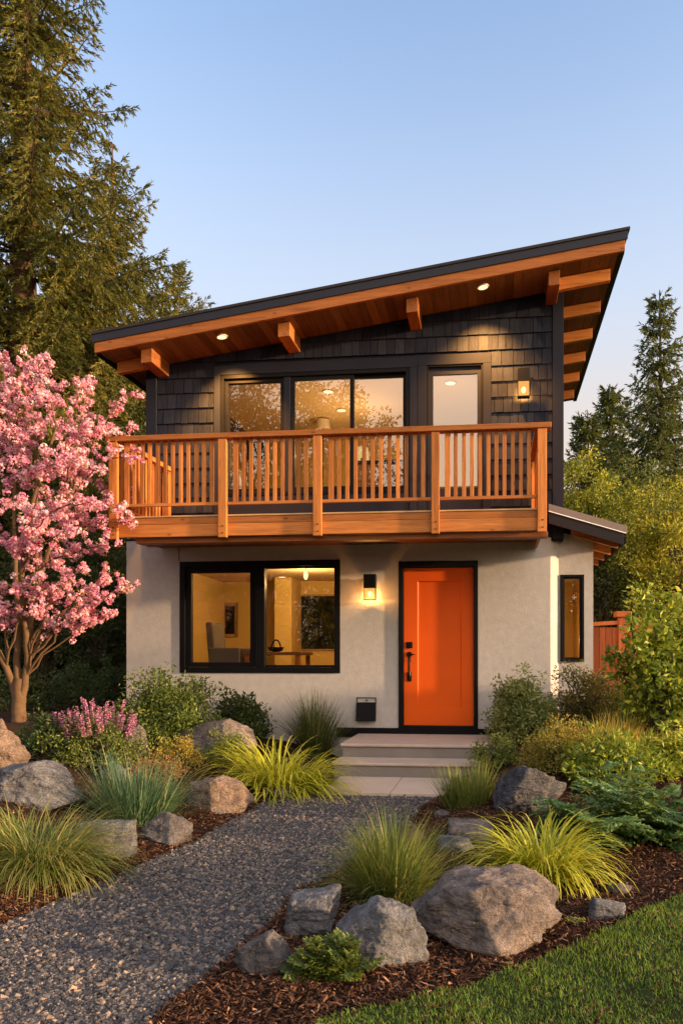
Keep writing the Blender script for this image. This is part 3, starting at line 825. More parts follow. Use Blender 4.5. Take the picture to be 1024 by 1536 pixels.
for a, sgn in ((bx0 + .055, 1), (bx1 - .05, -1)):       # side returns
    g = MB(); g.box(a - .07, a + .07, YD + .0755, ydk - .001, rlb, rlt); g.build('top_rail', M_WY, bal, bevel=.006)
    g = MB(); g.box(a - .02, a + .02, YD + .02, ydk - .1, brz1, brz0); g.build('bottom_rail', M_WY, bal, bevel=.003)
    g = MB(); g.box(a - .045, a + .045, ydk - .095, ydk - .002, fzt + .005, rlb - .001); g.build('post', M_WZ, bal, bevel=.004)
    if sgn > 0:
        g = MB(); g.box(a - .05, a + .05, YD + .05, YD + .14, fzt + .005, rlb - .001); g.build('post', M_WZ, bal, bevel=.004)
    m = 13
    for k in range(2, m - 1):
        y = YD + .09 + (ydk - .1 - YD - .09) * k / m
        g = MB(); g.box(a - .019, a + .019, y - .019, y + .019, brz0 + .0005, rlb - .0015); g.build('baluster', M_WZ, bal, bevel=.003)

# interior rooms
def room(x0, x1, y0, y1, z0, z1, nm):
    g = MB()
    q = lambda *p: g.add(p, [0, 1, 2, 3], 0)
    q((x0, y1, z0), (x1, y1, z0), (x1, y1, z1), (x0, y1, z1)); q((x0, y0, z0), (x0, y1, z0), (x0, y1, z1), (x0, y0, z1)); q((x1, y1, z0), (x1, y0, z0), (x1, y0, z1), (x1, y1, z1))
    g.build(nm, M_WALLIN, house)
    g = MB(); g.add([(x0, y0, z1), (x1, y0, z1), (x1, y1, z1), (x0, y1, z1)], [3, 2, 1, 0], 0); g.build('interior_ceiling', M_CEIL, house)
    g = MB(); g.add([(x0, y0, z0), (x1, y0, z0), (x1, y1, z0), (x0, y1, z0)], [0, 1, 2, 3], 0); g.build('interior_floor', M_FLOORIN, house)
LX0, LX1, LY1, LZ0, LZ1 = GX0 + .1, X(590, YW), 13.6, .46, 2.78
room(LX0, LX1, YW + .165, LY1, LZ0, LZ1, 'interior_wall')
RX0, RX1, RY1, RZ0, RZ1 = UX0 + .1, UX1 - .1, 13.9, 3.05, 5.42
room(RX0, RX1, YW + .165, RY1, RZ0, RZ1, 'interior_wall')
room(VX0 + .01, VX1 - .01, YG + .165, 12.6, .46, 2.6, 'interior_wall')
# chimney breast / partition seen through the ground floor window
g = MB(); g.box(X(412, 12.9), X(437, 12.9), 12.9, LY1 - .01, LZ0 + .001, LZ1 - .001); g.build('interior_partition', M_WALLIN, house)

def lamp_pt(name, loc, energy, color, parent=None, radius=.05):
    l = bpy.data.lights.new(name, 'POINT'); l.energy = energy; l.color = color; l.shadow_soft_size = radius
    o = bpy.data.objects.new(name, l); COL.objects.link(o)
    if parent is not None: o.parent = parent; o.location = tuple(np.array(loc) - np.array(ORG[parent.name]))
    else: o.location = loc
    return o
def lamp_spot(name, loc, energy, color, parent, size=110, blend=.6, tilt=0):
    l = bpy.data.lights.new(name, 'SPOT'); l.energy = energy; l.color = color; l.shadow_soft_size = .045; l.spot_size = R(size); l.spot_blend = blend
    o = bpy.data.objects.new(name, l); COL.objects.link(o); o.parent = parent
    o.location = tuple(np.array(loc) - np.array(ORG[parent.name])); o.rotation_euler = (tilt, 0, 0)
    return o
WARM = (1.0, .60, .24)
AMBER = (1.0, .42, .09)
M_LED = m_emit('lamp_glow', (1.0, .66, .30), .8)
def downlight(label, group, x, y, z, rad, energy, tiltx=0.0, spot=True):
    t = thing('recessed_light', label, 'ceiling light', (x, y, z), group)
    th = np.linspace(0, 2 * math.pi, 24, endpoint=False)
    def disc(r, dz): return np.stack([x + r * np.cos(th), y + r * np.sin(th), z + dz + tiltx * r * np.cos(th)], -1)
    g = MB(); v = np.concatenate([disc(rad * 1.25, -.001), disc(rad * 1.2, -.012), disc(rad, -.012), disc(rad, -.002)])
    f = [[a * 24 + k, a * 24 + (k + 1) % 24, (a + 1) * 24 + (k + 1) % 24, (a + 1) * 24 + k] for a in range(3) for k in range(24)]
    g.add(v, f, 0); g.build('trim_ring', m_plain('lamp_trim', (.5, .4, .3), .4), t)
    g = MB(); g.add(disc(rad, -.008), np.arange(24)[::-1], 0); g.build('lens', M_LED, t)
    if spot: lamp_spot('lamp_light', (x, y, z - .03), energy, AMBER, t, 92, 1.0, R(20))
    else: lamp_pt('lamp_light', (x, y, z - .95), energy, WARM, t, .06) if energy else None
# soffit lights
for (px, py), lab in (((333, 505), 'lit round soffit light under the low left half of the eave'), ((724, 430.5), 'lit round soffit light under the high right half of the eave')):
    best = min(np.linspace(9.45, 9.9, 91), key=lambda y: abs(Z(px, py, y) - (zs(X(px, y)) - .005)))
    xq = X(px, best)
    downlight(lab, 'soffit lights', xq, best, zs(xq) - .002, .06, 400, sl)
# wall lamps
def sconce(px, py0, py1, py2, pxl, pxr, label):
    x = X(px, YW - .06); zt_, zm, zb = (Z(px, q, YW - .06) for q in (py0, py1, py2)); w = (X(pxr, YW - .06) - X(pxl, YW - .06)) / 2
    t = thing('wall_lamp', label, 'wall lamp', (x, YW - .03, zb), 'black box wall lamps')
    yf, yb = YW - .15, YW - .05
    g = MB(); g.box(x - w * .55, x + w * .55, YW - .05, YW - .0145, zm - .02, zt_ - .03); g.build('bracket', M_BLACK, t, bevel=.003)
    g = MB(); g.box(x - w, x + w, yf, yb - .001, zm, zt_); g.build('housing', M_BLACK, t, bevel=.006)
    g = MB()
    for sx in (-1, 1):
        for y in (yf, yb - .011): g.box(x + sx * w - (.008 if sx > 0 else 0), x + sx * w + (.008 if sx < 0 else 0), y, y + .01, zb + .012, zm - .001)
    g.box(x - w, x + w, yf, yb - .001, zb, zb + .0115); g.build('cage', M_BLACK, t)
    g = MB(); q0, q1, z0_, z1_ = x - w + .006, x + w - .006, zb + .013, zm - .002
    g.box(q0, q1, yf + .006, yb - .008, z0_, z1_); g.build('lamp_glass', m_emit('frosted_glass', (1.0, .46, .12), .42, .4), t)
    g = MB(); zc = zb + (zm - zb) * .5
    hh = np.linspace(-1, 1, 9); g.tube([(x, (yf + yb) / 2, zc + .042 * q) for q in hh], .03 * np.sqrt(np.maximum(.02, 1 - hh ** 2)), 14)
    g.build('bulb', m_emit('bulb_glow', (1.0, .72, .36), 1.6), t, smooth=True)
    lamp_pt('lamp_light', (x, (yf + yb) / 2 - .0, zc - .06), 26.0, AMBER, t, .03)
sconce(555.5, 862, 883, 901, 546.6, 564.7, 'lit black wall lamp on stucco between window and orange door')
sconce(784.5, 555, 575, 598, 775.5, 793.5, 'lit black wall lamp on dark shingles above the balcony')

# wall vent by the steps
vx, vz0, vz1, vzt = X(549.5, YW), Z(549, 1081, YW), Z(549, 1054.5, YW), Z(549, 1046, YW); hw = (X(564, YW) - X(535, YW)) / 2
t = thing('wall_vent', 'small black metal vent box low on the stucco wall beside the steps', 'vent', (vx, YW - .004, vz0))
g = MB(); g.hexa([(vx - hw, YW - .10, vz0), (vx + hw, YW - .10, vz0), (vx + hw, YW - .006, vz0), (vx - hw, YW - .006, vz0), (vx - hw, YW - .05, vz1), (vx + hw, YW - .05, vz1), (vx + hw, YW - .006, vz1), (vx - hw, YW - .006, vz1)]); g.build('hood', M_BLACK, t, bevel=.004)
g = MB(); ring(g, vx - hw, vx + hw, vz1 + .001, vzt, .008, YW - .02, YW - .005); g.build('frame', M_BLACK, t)
g = MB(); g.tube([(vx, YW - .006, (vz1 + vzt) / 2), (vx, YW - .03, (vz1 + vzt) / 2), (vx + .02, YW - .035, (vz1 + vzt) / 2)], .007, 8); g.build('latch', M_BLACK, t)
# outlet box at the corner
ob = P(837.5, 1060, 9.98); w = .032
g = MB(); g.box(ob[0] - w, ob[0] + w, 9.95, 10.06, Z(837, 1060, 9.98), Z(837, 1045.5, 9.98)); g.box(ob[0] - w * .7, ob[0] + w * .7, 9.942, 9.951, Z(837, 1058, 9.98), Z(837, 1048, 9.98))
tag(g.build('outlet_box', m_plain('white_plastic', (.6, .62, .65), .4), bevel=.006, org=(ob[0], 10, ob[2])), 'small white outlet box at the stucco corner by the shrub', 'outlet box')

# ground floor furniture
ty = 11.7
tz = Z(430, 978, ty)
t = thing('table', 'wooden table seen through the ground floor window', 'table', (X(425, ty), ty, LZ0))
g = MB(); g.box(X(372, ty), X(458, ty), ty - .3, ty + .5, tz - .05, tz); g.build('tabletop', m_wood('table_wood', (.30, .15, .06), 0), t, bevel=.006)
for xq, yq in ((X(378, ty), ty - .25), (X(452, ty), ty - .25), (X(378, ty), ty + .42), (X(452, ty), ty + .42)):
    g = MB(); g.box(xq - .03, xq + .03, yq - .03, yq + .03, LZ0, tz - .051); g.build('leg', M_WZ, t)
bw = thing('bowl', 'dark handled bowl standing on the indoor table', 'bowl', (X(414, ty), ty, tz))
g = MB(); c0 = np.array([X(414, ty), ty, tz + .001])
prof = [(.05, 0), (.10, .02), (.12, .06), (.125, .075), (.11, .07), (.02, .03)]
g.tube([c0 + (0, 0, z) for r, z in prof], [r for r, z in prof], 18); g.build('bowl_body', M_BLACK, bw, smooth=True)
g = MB(); an = np.linspace(.0, math.pi, 9); g.tube([c0 + (.07 * math.cos(a), 0, .07 + .12 * math.sin(a)) for a in an], .012, 8); g.build('handle', M_BLACK, bw)
ch = thing('armchair', 'tall backed grey armchair inside the ground floor window', 'chair', (X(330, 11.3), 11.3, LZ0))
mch = m_plain('grey_upholstery', (.12, .10, .085), .95, 0, .2, 30, .3, 200)
c0 = X(322, 11.3)
g = MB(); zb_, zt_ = LZ0 + .5, Z(322, 934, 11.3)
g.hexa([(c0 + .02, 11.05, zb_), (c0 + .14, 11.05, zb_), (c0 + .14, 11.6, zb_), (c0 + .02, 11.6, zb_), (c0 - .07, 11.08, zt_), (c0 + .04, 11.08, zt_), (c0 + .04, 11.57, zt_), (c0 - .07, 11.57, zt_)]); g.build('backrest', mch, ch, bevel=.03)
g = MB(); g.box(c0 + .1, c0 + .68, 11.05, 11.6, LZ0 + .22, LZ0 + .52); g.build('seat', mch, ch, bevel=.03)
for yq in (10.98, 11.61):
    g = MB(); g.box(c0 + .02, c0 + .5, yq, yq + .06, LZ0 + .25, Z(322, 972, 11.3)); g.build('armrest', mch, ch, bevel=.02)
for xq in (c0 + .12, c0 + .6):
    for yq in (11.1, 11.5):
        g = MB(); g.tube([(xq, yq, LZ0), (xq, yq, LZ0 + .225)], .02, 8); g.build('leg', M_BLACK, ch)
M_ART, nt, out = newmat('landscape_print')
_n = noi(nt, coords(nt), 6, 7, .7, .8); pbsdf(nt, out, ramp(nt, _n, [(.38, (.006, .006, .005)), (.55, (.025, .026, .009)), (.70, (.13, .115, .035))]), .9, None, 0, 0)
def picture(label, pxa, pxb, pya, pyb, y, fm, name='framed_picture', bw_=.04):
    x0, x1, z0, z1 = X(pxa, y), X(pxb, y), Z(pxa, pyb, y), Z(pxa, pya, y)
    t = thing(name, label, 'picture', ((x0 + x1) / 2, y, z0))
    g = MB(); ring(g, x0, x1, z0, z1, bw_, y - .03, y - .002); g.build('frame', fm, t, bevel=.003)
    g = MB(); g.box(x0 + bw_, x1 - bw_, y - .015, y - .004, z0 + bw_, z1 - bw_); g.build('print', M_ART, t)
M_PFR = m_wood('oak_frame', (.40, .24, .10), 2)
picture('small framed leafy print on the wall in the left window sash', 334, 357, 904, 956, LY1, M_PFR, bw_=.06)
picture('large dark framed print on the wall in the right window sash', 446, 520, 892, 976, LY1, M_PFR, bw_=.03)
# pendant
pt = P(458.5, 863, 11.6)
pl = thing('pendant_lamp', 'lit bare bulb hanging behind the ground floor window', 'pendant lamp', pt)
g = MB(); g.tube([(pt[0], pt[1], pt[2] + .06), (pt[0], pt[1], LZ1 - .002)], .005, 8); g.build('cord', M_BLACK, pl)
g = MB(); hh = np.linspace(-1, 1, 9); g.tube([pt + (0, 0, .07 * q) for q in hh], .036 * np.sqrt(np.maximum(.03, 1 - hh ** 2)), 14); g.build('bulb', m_emit('filament_glow', (1, .66, .28), .8), pl, smooth=True)
lamp_pt('lamp_light', (pt[0], pt[1], pt[2] - .10), 26, WARM, pl, .05)
def ceil_at(px, py, z):
    d = ray(px, py); tt_ = (z - E) / d[2]; return d[0] * tt_, d[1] * tt_
x_, y_ = ceil_at(423, 865, LZ1); downlight('lit recessed light in the ground floor ceiling', None, x_, min(y_, 13.3), LZ1 - .001, .07, 0, 0, False)
for (px, py), lab in (((492, 587), 'highest lit ceiling light behind the middle upstairs pane'), ((512, 615), 'lower lit ceiling light behind the middle upstairs pane'), ((675, 574), 'lit ceiling light behind the balcony door glass')):
    x_, y_ = ceil_at(px, py, RZ1); downlight(lab, 'upstairs ceiling lights', x_, min(y_, 13.6), RZ1 - .001, .075, 7, 0, False)
# upstairs furniture
sy = 11.8
t = thing('sideboard', 'black sideboard behind the right upstairs pane', 'sideboard', (X(568, sy), sy, RZ0))
g = MB(); zt_ = Z(568, 690, sy); g.box(X(531, sy), X(606, sy), sy, sy + .45, zt_ - .06, zt_); g.build('top', M_BLACK, t, bevel=.004)
g = MB(); g.box(X(533, sy), X(604, sy), sy + .02, sy + .44, RZ0 + .12, zt_ - .061); g.build('body', m_wood('walnut', (.16, .08, .035), 0), t)
for xq in (X(536, sy), X(600, sy)):
    for yq in (sy + .05, sy + .4):
        g = MB(); g.box(xq - .02, xq + .02, yq - .02, yq + .02, RZ0, RZ0 + .119); g.build('leg', M_BLACK, t)
lx, lyy = X(542, sy + .2), sy + .2
t = thing('table_lamp', 'lit table lamp with pale shade on the upstairs sideboard', 'table lamp', (lx, lyy, zt_))
g = MB(); g.tube([(lx, lyy, zt_ + .001), (lx, lyy, zt_ + .02), (lx, lyy, zt_ + .03), (lx, lyy, zt_ + .1)], [.07, .07, .015, .012], 14); g.build('lamp_base', M_BLACK, t)
g = MB(); zz = Z(542, 667, sy); g.tube([(lx, lyy, zt_ + .06), (lx, lyy, zz)], [.125, .105], 22, cap=False); g.build('lamp_shade', m_emit('lit_shade', (1.0, .62, .24), .32), t, smooth=True)
lamp_pt('lamp_light', (lx, lyy, zz + .1), 4, WARM, t)
t = thing('sofa', 'pale sofa end low behind the left upstairs pane', 'sofa', (X(352, 11.2), 11.2, RZ0))
msf = m_plain('pale_upholstery', (.42, .38, .30), .95, 0, .12, 30, .3, 160)
c0 = X(344, 11.2)
g = MB(); g.box(c0 - .3, c0 + .35, 11.0, 12.2, RZ0 + .1, RZ0 + .42); g.build('seat', msf, t, bevel=.04)
g = MB(); g.box(c0 - .48, c0 - .3, 11.0, 12.2, RZ0 + .1, RZ0 + .72); g.build('backrest', msf, t, bevel=.05)
g = MB(); g.box(c0 - .3, c0 + .32, 10.86, 11.0, RZ0 + .1, Z(352, 708, 11)); g.build('armrest', msf, t, bevel=.04)
picture('dark framed print on the upstairs wall at left', 372, 402, 610, 690, RY1, M_BLACK)
t = thing('floor_lamp', 'floor lamp with pale shade behind the middle upstairs pane', 'lamp', (X(484, 12.6), 12.6, RZ0))
g = MB(); lx = X(484, 12.6); zz = Z(484, 643, 12.6); g.tube([(lx, 12.6, RZ0), (lx, 12.6, RZ0 + .02), (lx, 12.6, RZ0 + .021), (lx, 12.6, zz)], [.14, .14, .012, .012], 14); g.build('pole', M_BLACK, t)
g = MB(); g.tube([(lx, 12.6, zz - .02), (lx, 12.6, zz + .14)], [.125, .11], 20, cap=False); g.build('lamp_shade', m_plain('linen_shade', (.75, .68, .55), .9), t, smooth=True)
downlight('ceiling light glowing inside behind the slim annex window', None, (VX0 + VX1) / 2, 11.2, 2.598, .06, 5, 0, False)
# ------------------------------------------------------------------ entry steps and landing
st = thing('entry_steps', 'two broad concrete steps leading up to the orange door', 'steps', (X(620, 9), 8.4, 0))
t1z = Z(620, 1101, YW - .03); Y1 = 8.79
def slab(nm, x0, x1, y0, y1, z0, z1, m, par): 
    g = MB(); g.box(x0, x1, y0, y1, z0, z1); return g.build(nm, m, par, bevel=.012)
t2z = Z(620, 1136.6, Y1 + .02); Y2 = 8.33
t3z = Z(620, 1166, Y2 + .02)
s0, s1 = X(509.7, Y1), X(757, 9.4)
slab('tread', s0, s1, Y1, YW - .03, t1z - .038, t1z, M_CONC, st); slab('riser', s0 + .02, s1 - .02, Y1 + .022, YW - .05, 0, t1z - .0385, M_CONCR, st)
q0, q1 = X(497, Y2), X(738, Y2)
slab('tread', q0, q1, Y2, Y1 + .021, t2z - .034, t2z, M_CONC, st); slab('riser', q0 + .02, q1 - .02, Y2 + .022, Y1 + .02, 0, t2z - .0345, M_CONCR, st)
YS = flat(620, 1190, t3z)[1]
g = MB(); xa, xb = X(498, 7.9), X(690, 7.4)
xm = xa + (xb - xa) * .5
g.box(xa, xm - .003, YS, Y2 + .02, -.02, t3z); g.box(xm + .003, xb, YS + .004, Y2 + .02, -.02, t3z - .002)
structure(g.build('landing_paving', M_SLAB, bevel=.006))

# ------------------------------------------------------------------ rocks
def ico(sub):
    import bmesh
    bm = bmesh.new(); bmesh.ops.create_icosphere(bm, subdivisions=sub, radius=1)
    v = np.array([q.co[:] for q in bm.verts]); f = np.array([[q.index for q in p.verts] for p in bm.faces]); bm.free()
    return v, f
ICO = {k: ico(k) for k in (4, 5, 6)}
M_RG = m_rock('grey_boulder', (.080, .082, .090), (.21, .207, .208), (.37, .35, .325), 1.0)
M_RT = m_rock('tan_boulder', (.13, .098, .075), (.34, .235, .165), (.46, .34, .25), 1.1, .18)
M_RM = m_rock('mixed_boulder', (.075, .072, .074), (.245, .200, .175), (.44, .345, .28), 1.0, .22)
M_RD = m_rock('slate_boulder', (.048, .050, .058), (.115, .118, .130), (.27, .235, .21), 1.3, .15)
M_RP = m_rock('pale_stone', (.08, .076, .073), (.21, .185, .17), (.36, .32, .29), 2.2, .25)
def rock(label, px0, px1, pyt, pyb, mat, seed, depth=.75, sub=5, planes=22, flat_=0, yaw=0.0, skew=0.0, boxy=.0, back=0.35, name='boulder', group=None, tilt=0.0, ex=None):
    rg = np.random.default_rng(seed)
    b = G((px0 + px1) / 2, pyb)
    w = (px1 - px0) / 2 * mpp(b)
    b = b + np.array([0, w * depth * back, 0]); k = mpp(b)
    w = (px1 - px0) / 2 * k; hgt = max(.03, Z((px0 + px1) / 2, pyt, b[1] - .15 * w * depth) - b[2])
    c = np.array([X((px0 + px1) / 2, b[1]), b[1], b[2]])
    v, f = ICO[sub]
    planes = int(planes * 1.7); n = unit(rg.normal(size=(planes, 3)) * (1, 1, .85)); d = rg.uniform(.76, 1.0, planes)
    if boxy:
        bx = np.array([(1, 0, 0), (-1, 0, 0), (0, 1, 0), (0, -1, 0), (0, 0, 1), (.1, -.75, .65)], float) + rg.normal(0, .12, (6, 3))
        n = np.concatenate([n, unit(bx)]); d = np.concatenate([d + .25, np.full(6, .62) + rg.uniform(-.03, .05, 6)])
    if ex:
        n = np.concatenate([n, unit(np.array([q[:3] for q in ex], float))]); d = np.concatenate([d + .14, [q[3] for q in ex]])
    dt = np.maximum(v @ n.T, 1e-3)
    rr = d[None] / dt
    kk = 42.0
    r0_ = rr.min(1, keepdims=True); r = r0_[:, 0] - np.log(np.exp(-kk * np.minimum(rr - r0_, 3)).sum(1)) / kk
    off = rg.uniform(0, 50, 3)
    nz = np.array([mnoise.fractal(Vector(q * 2.4 + off), 1.0, 2.1, 4) for q in v])
    nz2 = np.array([mnoise.ridged_multi_fractal(Vector(q * 1.7 + off + 9), .9, 2.0, 5, 1.0, 2.0) for q in v])
    nz3 = np.array([mnoise.fractal(Vector(q * np.array([7, 7, 13]) + off), .8, 2.2, 4) for q in v])
    cell = np.array([mnoise.cell(Vector(q * np.array([2.6, 2.6, 5]) + .35 * nz[i_] + off)) for i_, q in enumerate(v)])
    r = r * (1 + .07 * nz - .045 * np.maximum(0, nz2 - .8) + .024 * nz3 + .024 * cell)
    p = v * r[:, None]
    p[:, 0] += skew * p[:, 2]
    p[:, 2] += tilt * p[:, 0]
    mn, mx = p.min(0), p.max(0)
    p = (p - (mn + mx) / 2) / ((mx - mn) / 2)
    ca, sa = math.cos(yaw), math.sin(yaw)
    xy = p[:, :2].copy(); p[:, 0] = xy[:, 0] * ca - xy[:, 1] * sa; p[:, 1] = xy[:, 0] * sa + xy[:, 1] * ca
    p[:, 0] /= np.abs(p[:, 0]).max()
    sink = .30
    p = p * (w, w * depth, hgt / (2 - 2 * sink)) 
    p[:, 2] += hgt - p[:, 2].max()
    g = MB(); g.add(p + c, f, rg.random())
    return tag(g.build(name, mat, org=c, smooth=True), label, 'rock' if name == 'boulder' else 'stone', group)
rock('largest foreground boulder, rough grey and tan, beside the lawn', 612, 842, 1314, 1420, M_RM, 3, .8, 6, 14, back=.5, ex=[(-.85, -.1, .55, .80), (-.25, -.1, 1, .74), (.28, -.05, 1, .76), (.9, -.1, .45, .82), (.85, -.2, -.6, .80), (-.6, -.4, -.8, .82), (-.55, -.9, .15, .72), (.35, -.9, .45, .74), (.75, -.7, .05, .80)])
rock('rounded grey boulder left of the largest foreground boulder', 497, 645, 1354, 1440, M_RG, 12, .75, 6, 18, back=.45, ex=[(-.7, -.1, .8, .70), (.35, -.1, 1, .80), (.9, 0, .3, .82), (-.3, -.9, .5, .74), (.6, -.8, .2, .76)])
rock('pale grey upright rock at the path edge below the arching green grass', 422, 508, 1334, 1402, M_RG, 23, .7, 6, 14, skew=.15, back=.4, boxy=1, tilt=.1)
rock('small angular rock nearest the viewer where the path meets mulch', 354, 444, 1400, 1455, M_RP, 38, .7, 6, 14, back=.4, ex=[(.75, -.2, .75, .68), (-.4, -.1, 1, .74), (-.2, -.9, .4, .72)])
rock('dark slate boulder below the shrub right of the steps', 738, 850, 1146, 1216, M_RD, 51, .75, 6, 14, skew=.1, back=.4)
rock('flat topped rock half hidden between the two grass clumps', 668, 740, 1232, 1264, M_RM, 52, .7, 4, 10, boxy=1, tilt=-.15)
rock('low grey rock tucked behind the arching green grass', 655, 712, 1254, 1278, M_RG, 57, .7, 4, 12, name='stone')
rock('small tan stone on mulch just behind the arching green grass', 650, 682, 1213, 1224, M_RP, 61, .7, 4, 10, name='stone')
rock('small pale flat stone on mulch beside the yellow grass clump', 908, 948, 1325, 1341, M_RP, 66, .7, 4, 10, name='stone', tilt=-.1)
rock('thin grey slab stone lying on mulch at the lawn edge', 880, 938, 1350, 1375, M_RG, 71, .6, 4, 10, boxy=1, name='stone', tilt=-.3)
rock('big dark boulder with sunlit top at the left edge of the garden', -12, 130, 1143, 1206, M_RG, 82, .75, 6, 16, ex=[(-.25, -.1, 1, .74), (.5, -.1, .9, .74), (.2, -.95, .3, .72), (-.7, -.7, .2, .78)])
rock('warm brown craggy boulder at the foot of the blossom tree', -30, 42, 1093, 1160, M_RT, 88, .8, 6, 14)
rock('small round stone left of the blossom tree trunk', -14, 11, 1078, 1100, M_RT, 93, .8, 4, 14, name='stone')
rock('rock partly hidden right of the pink flower spikes', 180, 222, 1086, 1135, M_RM, 97, .8, 5, 14)
rock('wide grey boulder beneath the green shrub and window', 258, 382, 1078, 1134, M_RM, 104, .75, 6, 14, skew=-.1)
rock('block shaped flat grey rock beside the path at left', 104, 211, 1233, 1280, M_RG, 115, .6, 6, 12, boxy=1, tilt=-.12, yaw=.15)
rock('small mottled rock next to the blue green grass', 207, 288, 1220, 1264, M_RP, 123, .75, 6, 12)
rock('sunlit tan boulder left of the path by the yellow grass', 278, 378, 1166, 1216, M_RT, 131, .75, 6, 14, ex=[(-.3, -.1, 1, .74), (.35, -.05, 1, .76), (.55, -.8, .3, .74), (-.5, -.85, .2, .74)])
rock('small flat stone at the path edge below the yellow grass', 392, 444, 1178, 1199, M_RP, 140, .7, 4, 12, name='stone')
rock('pale low rock behind the blue green grass', 146, 200, 1145, 1170, M_RP, 149, .8, 4, 14, name='stone')
rock('tan rock sunk in the bed behind the arching green grass top', 590, 640, 1228, 1262, M_RT, 155, .7, 4, 14, name='stone')

# ------------------------------------------------------------------ grasses
def grass(label, px, py, hpx, wpx, n, mat, seed, lean=(.05, .9), bend=(.5, 1.6), wd=(.004, .008), r0=.35, base_r=.12, name='ornamental_grass', group=None, pw=1.0, seg=7, lmin=.6):
    global RNG
    keep = RNG; RNG = np.random.default_rng(seed)
    b = G(px, py); k = mpp(b)
    h, w = hpx * k, wpx * k
    Lm = max(h, w * .5) * (1.12 if pw < 1.2 else 1.3)
    az = RNG.uniform(0, 2 * math.pi, n)
    rad = np.sqrt(RNG.random(n)) * base_r * w
    base = np.stack([b[0] + rad * np.cos(az), b[1] + .8 * rad * np.sin(az), np.zeros(n)], -1)
    base[:, 2] = H(base[:, 0], base[:, 1]) - .01
    az2 = az + RNG.normal(0, .5, n) + .25 * np.sin(az + seed)
    q = RNG.random(n)
    th0 = lean[0] + (lean[1] - lean[0]) * q ** 1.2 * (rad / rad.max() * .5 + .5)
    bd = RNG.uniform(bend[0], bend[1], n) * ((.45 + .55 * q) if pw < 1.2 else (.78 + .22 * q))
    L = Lm * RNG.uniform(lmin, 1.05, n) * (1 + .12 * np.sin(az * 2 + seed)) * np.where(RNG.random(n) < .12, .6, 1)
    g = MB(); blades(g, base, az2, th0, bd, L, RNG.uniform(*wd, n), np.where(RNG.random(n) < .06, 1.0, np.clip(RNG.normal(r0, .2, n), 0, 1)), seg, .4, pw)
    RNG = keep
    return tag(g.build(name, mat, org=b), label, 'grass clump', group)
M_GY = m_leaf('yellow_grass', [(0, (.14, .17, .010)), (.4, (.34, .36, .020)), (.75, (.54, .53, .04)), (1, (.64, .58, .12))], .35)
M_GG = m_leaf('green_grass', [(0, (.022, .05, .010)), (.45, (.07, .125, .022)), (.8, (.17, .21, .045)), (1, (.34, .30, .09))], .35)
M_GB = m_leaf('blue_grass', [(0, (.022, .06, .035)), (.5, (.06, .135, .065)), (.9, (.13, .23, .10)), (1, (.30, .30, .14))], .3)
M_GD = m_leaf('deep_grass', [(0, (.018, .035, .010)), (.5, (.05, .085, .022)), (.9, (.12, .15, .045)), (1, (.30, .24, .10))], .3)
M_GO = m_leaf('golden_grass', [(0, (.18, .18, .02)), (.5, (.44, .36, .05)), (1, (.72, .54, .14))], .35)
grass('mounded yellow green grass at the left edge below the big dark boulder', 55, 1312, 112, 190, 2200, M_GG, 1, (.08, 1.0), (1.4, 2.6), (.005, .010), .78, .25, pw=1.25)
grass('blue green spiky grass clump between the left rocks', 205, 1228, 80, 185, 900, M_GB, 2, (.1, 1.15), (.1, .7), (.006, .012), .5, .25)
grass('low bright yellow arching grass left of the steps', 420, 1182, 70, 190, 700, M_GY, 3, (.25, 1.2), (1.5, 2.5), (.012, .024), .5, .28, pw=1.3)
grass('tall dark green fountain grass against the stucco wall', 472, 1132, 88, 135, 900, M_GD, 4, (.02, .8), (.2, 1.1), (.006, .011), .5, .14)
grass('arching green grass clump spilling over the right path edge', 585, 1345, 122, 195, 1500, M_GG, 5, (.03, 1.05), (.3, 1.5), (.004, .009), .62, .2)
grass('yellow arching grass clump behind the largest foreground boulder', 810, 1316, 96, 230, 760, M_GY, 6, (.10, 1.1), (1.7, 2.8), (.009, .018), .5, .18, pw=1.35)
grass('short bright green tuft just right of the steps', 700, 1210, 66, 84, 700, M_GG, 7, (.02, .7), (.05, .5), (.005, .010), .7, .36)
for j, (px, py, hh_, ww_, lab) in enumerate([(905, 1140, 64, 100, 'golden grass with upright stalks in front of the reddish shrub'), (985, 1140, 44, 90, 'golden grass at the right edge above the ferns'), (935, 1128, 66, 60, 'thin tall golden stalks among the low golden plants')]):
    grass(lab, px, py, hh_, ww_, 420, M_GO, 30 + j, (.05, .9), (.1, .9), (.006, .013), .6, .3, group='golden grasses at right')
grass('dark green strap leaved tuft below the broad leaved bush', 985, 1100, 48, 110, 260, M_GD, 40, (.05, 1.0), (.2, .8), (.012, .022), .3, .3)

# ------------------------------------------------------------------ leafy plants
def leaf_cloud(mb, cen, sig, per, ln, wd, rng, r0=.5, up=.45, rj=.18, shell=.0, out_from=None):
    cen = np.asarray(cen); nc = len(cen)
    n = nc * per
    ci = np.repeat(np.arange(nc), per)
    off = rng.normal(size=(n, 3)); sg = np.broadcast_to(sig, (nc,))[ci][:, None]
    off = unit(off) * (rng.random((n, 1)) ** .5) * sg * 1.5
    off[:, 2] *= .8
    c = cen[ci] + off
    d = unit(off + rng.normal(size=(n, 3)) * sg * .8 + np.array([0, 0, .15]) * sg)
    nrm = unit(rng.normal(size=(n, 3)) + np.array([0, 0, up * 2.5]))
    w = unit(np.cross(d, nrm))
    cr = rng.normal(0, .14, nc)[ci]
    r = np.clip(r0 + cr + rng.normal(0, rj, n), 0, 1)
    mb.cards(c, d, w, rng.uniform(.7, 1.25, n) * ln, rng.uniform(.75, 1.2, n) * wd, r)
